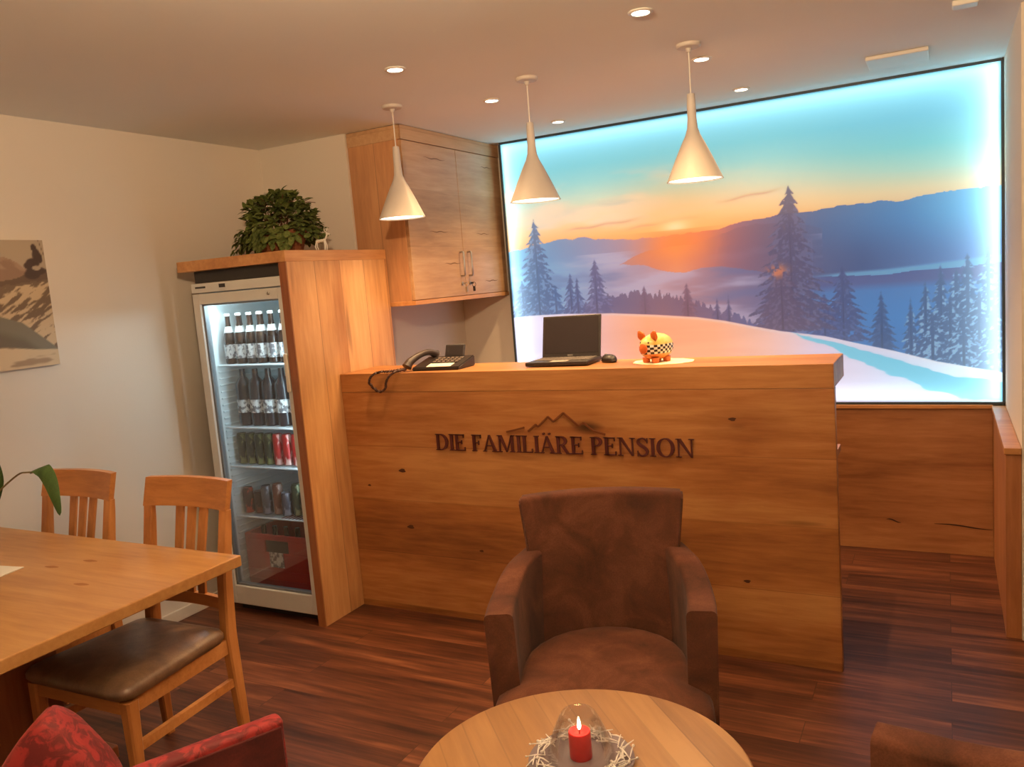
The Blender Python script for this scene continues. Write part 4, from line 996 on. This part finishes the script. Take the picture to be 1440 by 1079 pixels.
o = bpy.data.objects.new('print', me); COL.objects.link(o); o.parent = t; o.location = (0, -0.0008, 0)
obj('canvas', B(0, 0.832, 0, 0.020, 0, 0.546, bev=0.001), plain('canvas_edge', srgb((190, 176, 156)), 0.8), t)

# ------------------------------------------------------------------ dining table
t = thing('dining_table', 'rectangular oak dining table reaching in from the left edge', 'table', (-2.80, 1.46, 0))
bm = bmesh.new(); box(bm, -0.70, 0.695, -0.455, 0.455, 0.722, 0.760, bev=0.004); obj('tabletop', bm, W_TABLE, t)
bm = bmesh.new(); box(bm, 0.045, 0.115, -0.14, 0.14, 0.05, 0.70, bev=0.006); obj('pedestal', bm, W_EDGE, t)
bm = bmesh.new(); box(bm, 0.03, 0.13, -0.30, 0.30, 0.0, 0.05, bev=0.006); box(bm, 0.03, 0.13, -0.30, 0.30, 0.70, 0.722, bev=0.003); obj('pedestal_foot', bm, W_EDGE, t)
for x, y in ((-2.615, 1.719), (-2.70, 1.635), (-2.42, 1.55)):
    pts = [(x + 2.80 + 0.03 * math.cos(a) * (1 + .3 * math.sin(2 * a)), y - 1.46 + 0.010 * math.sin(a), 0.7603) for a in [2 * PI * i / 14 for i in range(14)]]
    bm = bmesh.new(); bm.faces.new([bm.verts.new(p) for p in pts])
    obj('knot', bm, plain('table_knot', srgb((166, 110, 62)), 0.6), t)
bm = bmesh.new(); box(bm, -0.09, 0.09, -0.13, 0.0, 0, 0.004, bev=0.001); o = obj('paper_napkin', bm, M_PAPER); o.location = (-2.885, 1.585, 0.7605); o.rotation_euler = (0, 0, 0.15)
tag(o, 'white paper lying on the dining table at the left edge', 'paper')

# plant standing on the table; its pot is left of the frame, one leaf arches in
t = thing('leafy_pot_plant', 'pot plant on the dining table with one arching dark green leaf', 'plant', (-3.17, 1.66, 0.7603))
obj('pot', L([(0.045, 0), (0.05, 0.004), (0.062, 0.11), (0.058, 0.112), (0.052, 0.10), (0, 0.10)], n=28), M_PAPER, t, 0.6)
M2 = Vector((-3.17, 1.66, 0.7603))
def big_leaf(pts, wid):
    bm = bmesh.new(); P = catmull(pts, 5); n = len(P); R = []
    for i, p in enumerate(P):
        tt = i / (n - 1); d = (P[min(i + 1, n - 1)] - P[max(i - 1, 0)]).normalized()
        side = Vector((0.78, 0.45, 0.25)); side = (side - d * side.dot(d)).normalized(); nn = side.cross(d)
        w_ = wid * (math.sin(PI * min(1, 0.06 + tt * 0.94)) ** 0.6) * (1 - 0.35 * tt)
        R.append([bm.verts.new(p - side * w_ + nn * w_ * 0.35), bm.verts.new(p), bm.verts.new(p + side * w_ + nn * w_ * 0.35)])
    for a, b in zip(R, R[1:]):
        bm.faces.new((a[0], a[1], b[1], b[0])); bm.faces.new((a[1], a[2], b[2], b[1]))
    return bm
def loc(p): return tuple(Vector(p) - M2)
bm = bmesh.new(); tube(bm, catmull([loc((-3.10, 1.66, 0.86)), loc((-3.0, 1.63, 0.96)), loc((-2.867, 1.6, 1.028)), loc((-2.75, 1.6, 1.088)), loc((-2.70, 1.6, 1.098)), loc((-2.655, 1.6, 1.100))], 5), 0.003, 6); obj('stem', bm, M_STEM, t, 1)
obj('leaf', big_leaf([loc((-2.66, 1.6, 1.098)), loc((-2.615, 1.595, 1.118)), loc((-2.575, 1.59, 1.085)), loc((-2.548, 1.585, 1.03)), loc((-2.532, 1.585, 0.965))], 0.030), M_LEAFB, t, 2)
obj('leaf', big_leaf([loc((-3.06, 1.64, 0.90)), loc((-2.93, 1.6, 1.00)), loc((-2.87, 1.6, 1.07)), loc((-2.855, 1.6, 1.13))], 0.034), M_LEAFB, t, 2)
obj('leaf', big_leaf([loc((-3.10, 1.64, 0.88)), loc((-3.16, 1.58, 1.02)), loc((-3.22, 1.52, 1.08)), loc((-3.28, 1.47, 1.06))], 0.04), M_LEAFB, t, 2)

# ------------------------------------------------------------------ dining chairs
def dining_chair(loc_, rz, label):
    """origin on the floor midway between the rear legs, seat towards -y"""
    t = thing('dining_chair', label, 'chair', loc_, rz, 'slatted dining chairs behind the table')
    for s in (-1, 1):
        bm = bmesh.new(); leg_loft(bm, [(s * 0.200, 0.010, 0, .014, .016), (s * 0.195, 0.0, 0.25, .018, .021), (s * 0.188, -0.004, 0.45, .021, .024), (s * 0.186, 0.012, 0.65, .021, .021), (s * 0.188, 0.043, 0.84, .021, .014), (s * 0.189, 0.049, 0.884, .021, .011)])
        obj('rear_leg', bm, W_CHAIR, t, 0.5)
        bm = bmesh.new(); leg_loft(bm, [(s * 0.225, -0.452, 0, .014, .014), (s * 0.222, -0.448, 0.25, .018, .018), (s * 0.218, -0.444, 0.43, .022, .022)])
        obj('front_leg', bm, W_CHAIR, t, 0.5)
        bm = bmesh.new(); leg_loft(bm, [(s * 0.196, -0.012, 0.275, .009, .014), (s * 0.221, -0.436, 0.275, .009, .014)]) if False else None
        bm = bmesh.new(); rr_ = []
        for y, x in ((-0.010, s * 0.194), (-0.436, s * 0.221)):
            rr_.append([(x - .009, y, .262), (x + .009, y, .262), (x + .009, y, .292), (x - .009, y, .292)])
        loft(bm, rr_); obj('stretcher', bm, W_CHAIRX, t, 0.5)
        bm = bmesh.new(); rr_ = []
        for y, x in ((-0.010, s * 0.188), (-0.436, s * 0.216)):
            rr_.append([(x - .010, y, .385), (x + .010, y, .385), (x + .010, y, .437), (x - .010, y, .437)])
        loft(bm, rr_); obj('seat_rail', bm, W_CHAIRX, t, 0.5)
    obj('seat_rail', B(-0.20, 0.20, -0.458, -0.436, 0.385, 0.437, bev=0.003), W_CHAIRX, t)
    obj('seat_rail', B(-0.17, 0.17, -0.014, 0.006, 0.385, 0.437, bev=0.003), W_CHAIRX, t)
    # padded seat
    def out(k):
        pts = []
        for (cx_, cy_, a0) in ((0.245, -0.482, 1.5 * PI), (0.212, -0.022, 0), (-0.212, -0.022, PI / 2), (-0.245, -0.482, PI)):
            r = 0.045; ix = cx_ - math.copysign(r, cx_); iy = cy_ + (r if cy_ < -0.2 else -r)
            for j in range(6):
                a = a0 + PI / 2 * j / 5; pts.append((ix + r * math.cos(a), iy + r * math.sin(a)))
        mx, my = 0, -0.25
        return [(mx + (x - mx) * k, my + (y - my) * k) for x, y in pts]
    bm = bmesh.new(); loft(bm, [[(x, y, z) for x, y in out(k_)] for k_, z in ((0.90, .432), (0.965, .438), (1.0, .452), (1.0, .464), (0.97, .477), (0.88, .487), (0.70, .494), (0.4, .497))])
    obj('seat', bm, M_LEATHER, t, 1.2)
    # curved top rail, lower rail and slats
    def rail(z0, z1, y0, hw_, cur, th, lean, name):
        bm = bmesh.new(); rings = []
        for i in range(13):
            u = -1 + 2 * i / 12; x = hw_ * u; y = y0 + cur * (1 - u * u)
            zt = z1
            rings.append([(x, y - th / 2, z0), (x, y + th / 2, z0), (x, y + th / 2 + lean, zt), (x, y - th / 2 + lean, zt)])
        loft(bm, rings); bmesh.ops.bevel(bm, geom=[e for e in bm.edges if e.calc_length() > 0.001 and len(e.link_faces) == 2 and e.calc_face_angle(0) > 0.9], offset=0.004, segments=2, affect='EDGES')
        obj(name, bm, W_CHAIRX, t, 0.6)
    rail(0.882, 0.984, 0.044, 0.205, 0.030, 0.024, 0.028, 'top_rail')
    rail(0.535, 0.575, 0.004, 0.172, 0.018, 0.018, 0.004, 'lower_rail')
    for x in (-0.055, 0.0, 0.055):
        bm = bmesh.new(); leg_loft(bm, [(x, 0.024, 0.57, .018, .006), (x, 0.036, 0.70, .018, .006), (x * 1.08, 0.078, 0.89, .019, .006)])
        obj('slat', bm, W_CHAIR, t, 0.5)
    return t
ch = dining_chair((-2.436, 1.945, 0), math.radians(1.5), 'beech dining chair with leather seat at the right table end, beside the fridge')
dup(ch, (-3.068, 1.955, 0), math.radians(1), 'beech dining chair behind the green leaf, closer to the left edge')

# ------------------------------------------------------------------ armchairs
def armchair(loc_, rz, label, mat, group):
    """origin on the floor midway between the arm fronts, seat opens towards -y"""
    t = thing('armchair', label, 'armchair', loc_, rz, group)
    for s in (-1, 1):
        path = catmull([(s * 0.282, -0.005, 0), (s * 0.289, 0.10, 0), (s * 0.285, 0.22, 0), (s * 0.270, 0.32, 0), (s * 0.248, 0.41, 0), (s * 0.232, 0.475, 0)], 5)
        bm = bmesh.new(); rings = []; n = len(path)
        for i, p in enumerate(path):
            d = (path[min(i + 1, n - 1)] - path[max(i - 1, 0)]).normalized(); nn = Vector((d.y, -d.x, 0)) * s
            tt = i / (n - 1); top = 0.668 + 0.035 * ss(0.2, 0.7, tt); hw_ = 0.042 - 0.006 * tt
            ring = []
            for off, z in rrect(hw_, 0.16, float(top), 0.016, 3):
                tap = 1 - 0.018 * (0.668 - z) / 0.5 * 3 if off * s * 0 == 0 else 1
                q = p + nn * off; ring.append((q.x * (0.955 + 0.045 * min(1, (z - 0.16) / 0.5)), q.y, z))
            rings.append(ring)
        loft(bm, rings); obj('armrest', bm, mat, t, 0.9)
    # backrest
    bm = bmesh.new(); rings = []
    for i in range(15):
        u = -1 + 2 * i / 14; ring = []
        for off, z in rrect(0.045, 0.20, 0.875, 0.018, 4):
            kz = (z - 0.20) / 0.675; hw_ = 0.190 + 0.082 * kz
            y = 0.445 + 0.085 * kz ** 1.3 + off * (1 - 0.25 * kz) - 0.045 * u * u
            ring.append((hw_ * u, y, z + (0.006 * (1 - u * u) if z > 0.8 else 0)))
        rings.append(ring)
    loft(bm, rings)
    bmesh.ops.bevel(bm, geom=[e for f in bm.faces if len(f.verts) > 6 for e in f.edges], offset=0.008, segments=2, affect='EDGES')
    obj('backrest', bm, mat, t, 0.9)
    # seat cushion: D shape, projecting in front of the arms
    def dsh(k, fr=0.0):
        pts = []
        for j in range(9):
            a = PI + PI / 2 * j / 8; pts.append((-0.298 + 0.05 + 0.05 * math.cos(a), -0.115 + 0.05 * math.sin(a)))
        for j in range(9):
            a = -PI / 2 + PI / 2 * j / 8; pts.append((0.298 - 0.05 + 0.05 * math.cos(a), -0.115 + 0.05 * math.sin(a)))
        pts += [(0.298, -0.05), (0.262, -0.012), (0.252, 0.02)]
        for j in range(13):
            a = PI * j / 12; pts.append((0.248 * math.cos(a), 0.16 + 0.255 * math.sin(a)))
        pts += [(-0.252, 0.02), (-0.262, -0.012), (-0.298, -0.05)]
        return [(x * k, 0.1 + (y - 0.1) * k) for x, y in pts]
    bm = bmesh.new(); loft(bm, [[(x, y, z) for x, y in dsh(k_)] for k_, z in ((0.985, .16), (0.985, .375), (0.995, .39), (1.0, .41), (0.995, .432), (0.97, .446), (0.90, .455), (0.7, .462), (0.35, .465))])
    obj('seat', bm, mat, t, 1.1)
    for x, y in ((-0.235, -0.08), (0.235, -0.08), (-0.19, 0.38), (0.19, 0.38)):
        bm = bmesh.new(); leg_loft(bm, [(x, y, 0, .014, .014), (x, y, 0.165, .022, .022)]); obj('leg', bm, W_EDGE, t, 0.5)
    return t
armchair((-0.868, 2.022, 0), math.radians(19.3), 'brown suede armchair facing the round table, in front of the counter', M_SUEDE, 'brown tub armchairs around the round table')
a2 = armchair((-0.185, 1.375, 0), math.radians(-101), 'brown suede armchair cut by the bottom right corner, right of the round table', M_SUEDE, 'brown tub armchairs around the round table')

# red velvet chair seen from behind at the bottom left, with a red cushion
t = thing('red_armchair', 'red velvet armchair seen from behind at the bottom left, near the dining table', 'armchair', (-1.30, 0.80, 0), math.radians(63.5))
bm = bmesh.new(); box(bm, -0.30, 0.334, -0.012, 0.028, 0.16, 0.80, bev=0.012, seg=3); obj('backrest', bm, M_RED, t, 0.8)
obj('back_face', B(-0.292, 0.326, -0.016, -0.010, 0.17, 0.785, bev=0.002), fabric('dark_red_back', srgb((58, 20, 18)), srgb((78, 26, 22)), srgb((98, 34, 28)), 12), t)  # thin sheet, darker red than the rest of the chair
bm = bmesh.new(); box(bm, -0.28, 0.28, 0.02, 0.56, 0.16, 0.44, bev=0.03, seg=3); obj('seat', bm, M_RED, t, 0.8)
bm = bmesh.new(); box(bm, -0.335, -0.27, 0.05, 0.50, 0.16, 0.60, bev=0.018, seg=3); obj('armrest', bm, M_RED, t, 0.8)
for x, y in ((-0.27, 0.03), (0.27, 0.03), (-0.25, 0.50), (0.25, 0.50)):
    bm = bmesh.new(); leg_loft(bm, [(x, y, 0, .014, .014), (x, y, 0.165, .022, .022)]); obj('leg', bm, W_EDGE, t, 0.5)
bm = bmesh.new()
N = 26; half = 0.16
def cush(side):
    g = []
    for i in range(N + 1):
        row = []
        for j in range(N + 1):
            u = -1 + 2 * i / N; v = -1 + 2 * j / N
            k_ = 1 - 0.10 * (1 - abs(u) ** 2) * abs(v) ** 4; k2 = 1 - 0.10 * (1 - abs(v) ** 2) * abs(u) ** 4
            th = 0.065 * ((1 - u ** 4) * (1 - v ** 4)) ** 0.5
            x = half * u * k2; z = half * v * k_
            # rounded corners
            rr_ = max(abs(u), abs(v)); c_ = math.hypot(u, v)
            f_ = 1 - 0.24 * max(0, c_ - 0.9) / 0.514
            row.append((x * f_, side * th, z * f_))
        g.append(row)
    return g
for side in (-1, 1):
    g = cush(side); vs = [[bm.verts.new(p) for p in r] for r in g]
    for i in range(N):
        for j in range(N): bm.faces.new((vs[i][j], vs[i + 1][j], vs[i + 1][j + 1], vs[i][j + 1]))
bmesh.ops.remove_doubles(bm, verts=bm.verts[:], dist=0.0005)
bmesh.ops.transform(bm, matrix=Matrix.Diagonal((0.74, 1, 1.0, 1)) @ Matrix.Rotation(math.radians(45), 4, 'Y'), verts=bm.verts[:])
o = obj('red_cushion', bm, M_RED, None, 3); o.location = (-1.605, 0.913, 0.648); o.rotation_euler = (math.radians(-10), 0, math.radians(38))
tag(o, 'red patterned cushion standing on its corner in the bottom left', 'cushion')

# ------------------------------------------------------------------ round table, tray and candle
TZ = 0.62; TC = (-0.654, 1.383)
t = thing('round_table', 'small round beech table with striped planks in the foreground', 'table', (TC[0], TC[1], 0), math.radians(43))
obj('tabletop', L([(0.328, TZ - 0.028), (0.338, TZ - 0.024), (0.340, TZ - 0.006), (0.336, TZ - 0.001), (0.330, TZ)], n=96), W_ROUND, t, 0.6)
obj('column', L([(0.035, 0.03), (0.032, 0.1), (0.030, TZ - 0.03)], n=24), M_BLACK, t, 0.8)
obj('foot', L([(0.20, 0), (0.20, 0.012), (0.06, 0.03), (0.035, 0.035)], n=48), M_BLACK, t, 0.7)
cp = (-0.672, 1.428)
M_TRAY = plain('silver_lace', srgb((226, 220, 216)), 0.4, metal=0.1, vary=0.12, vscale=60)
t = thing('candle_tray', 'dark round tray with a silver sprig border under the candle', 'tray', (-0.668, 1.420, TZ))
obj('base', L([(0.100, 0), (0.106, 0.003), (0.108, 0.008), (0.100, 0.005), (0, 0.005)], n=56), plain('mauve_tray', srgb((120, 104, 110)), 0.5), t, 0.7)
bm = bmesh.new(); rl = random.Random(9)
for i in range(110):
    a = rl.uniform(0, 2 * PI); r = rl.uniform(0.072, 0.104); b = a + rl.uniform(-1.2, 1.2) + PI / 2
    p = Vector((r * math.cos(a), r * math.sin(a), 0.009 + rl.uniform(0, .010))); d = Vector((math.cos(b), math.sin(b), rl.uniform(-.1, .35))) * rl.uniform(.012, .026)
    tube(bm, [p - d, p + Vector((0, 0, .002)), p + d], [.0008, .0017, .0008], 5)
    if i % 2 == 0: bmesh.ops.create_icosphere(bm, subdivisions=1, radius=rl.uniform(.002, .004), matrix=Matrix.Translation(p + d))
obj('sprig_border', bm, M_TRAY, t, 1)
t = thing('candle', 'lit red pillar candle in the middle of the round table', 'candle', (cp[0], cp[1], TZ + 0.0055))
kc = NT('red_wax'); kc.b.inputs['Base Color'].default_value = srgb((186, 22, 30)) + (1,); kc.b.inputs['Roughness'].default_value = 0.35
kc.b.inputs['Subsurface Weight'].default_value = 0.3; kc.b.inputs['Subsurface Radius'].default_value = (0.02, 0.004, 0.003); kc.b.inputs['Subsurface Scale'].default_value = 0.5
vv = kc.coords(); kc.l(kc.ramp(kc.noise(vv, 40, 3), [(0.3, srgb((168, 18, 26))), (0.7, srgb((200, 34, 40)))]), kc.b.inputs['Base Color'])
obj('wax', L([(0.0225, 0), (0.023, 0.002), (0.023, 0.052), (0.0215, 0.056), (0.019, 0.055), (0.014, 0.050), (0, 0.049)], n=32), kc.m, t, 0.8)
bm = bmesh.new(); tube(bm, [(0, 0, 0.047), (0, 0, 0.060)], 0.0012, 6); obj('wick', bm, M_BLACK, t)
obj('flame', L([(0, 0.058), (0.0028, 0.061), (0.0040, 0.067), (0.0030, 0.075), (0.0012, 0.083), (0, 0.087)], n=14), emit('candle_flame', (1.0, 0.80, 0.48), 26), t, 2)
o = lamp('flame_light', 'POINT', (0, 0, 0.075), 0.25, (1.0, 0.55, 0.22), shadow_soft_size=0.008); o.parent = t
bm = bmesh.new(); lathe(bm, [(0.070, 0.0), (0.068, 0.012), (0.060, 0.040), (0.052, 0.062), (0.044, 0.080), (0.036, 0.094), (0.034, 0.0965), (0.033, 0.094), (0.042, 0.079), (0.050, 0.061), (0.058, 0.039), (0.066, 0.012), (0.068, 0.0)], n=48, cap0=False, cap1=False)
o = obj('glass_shade', bm, clear_glass('thin_glass', 0.02), None, 1.2); o.location = (cp[0], cp[1], TZ + 0.0055)
tag(o, 'clear glass chimney standing around the red candle', 'candle shade')
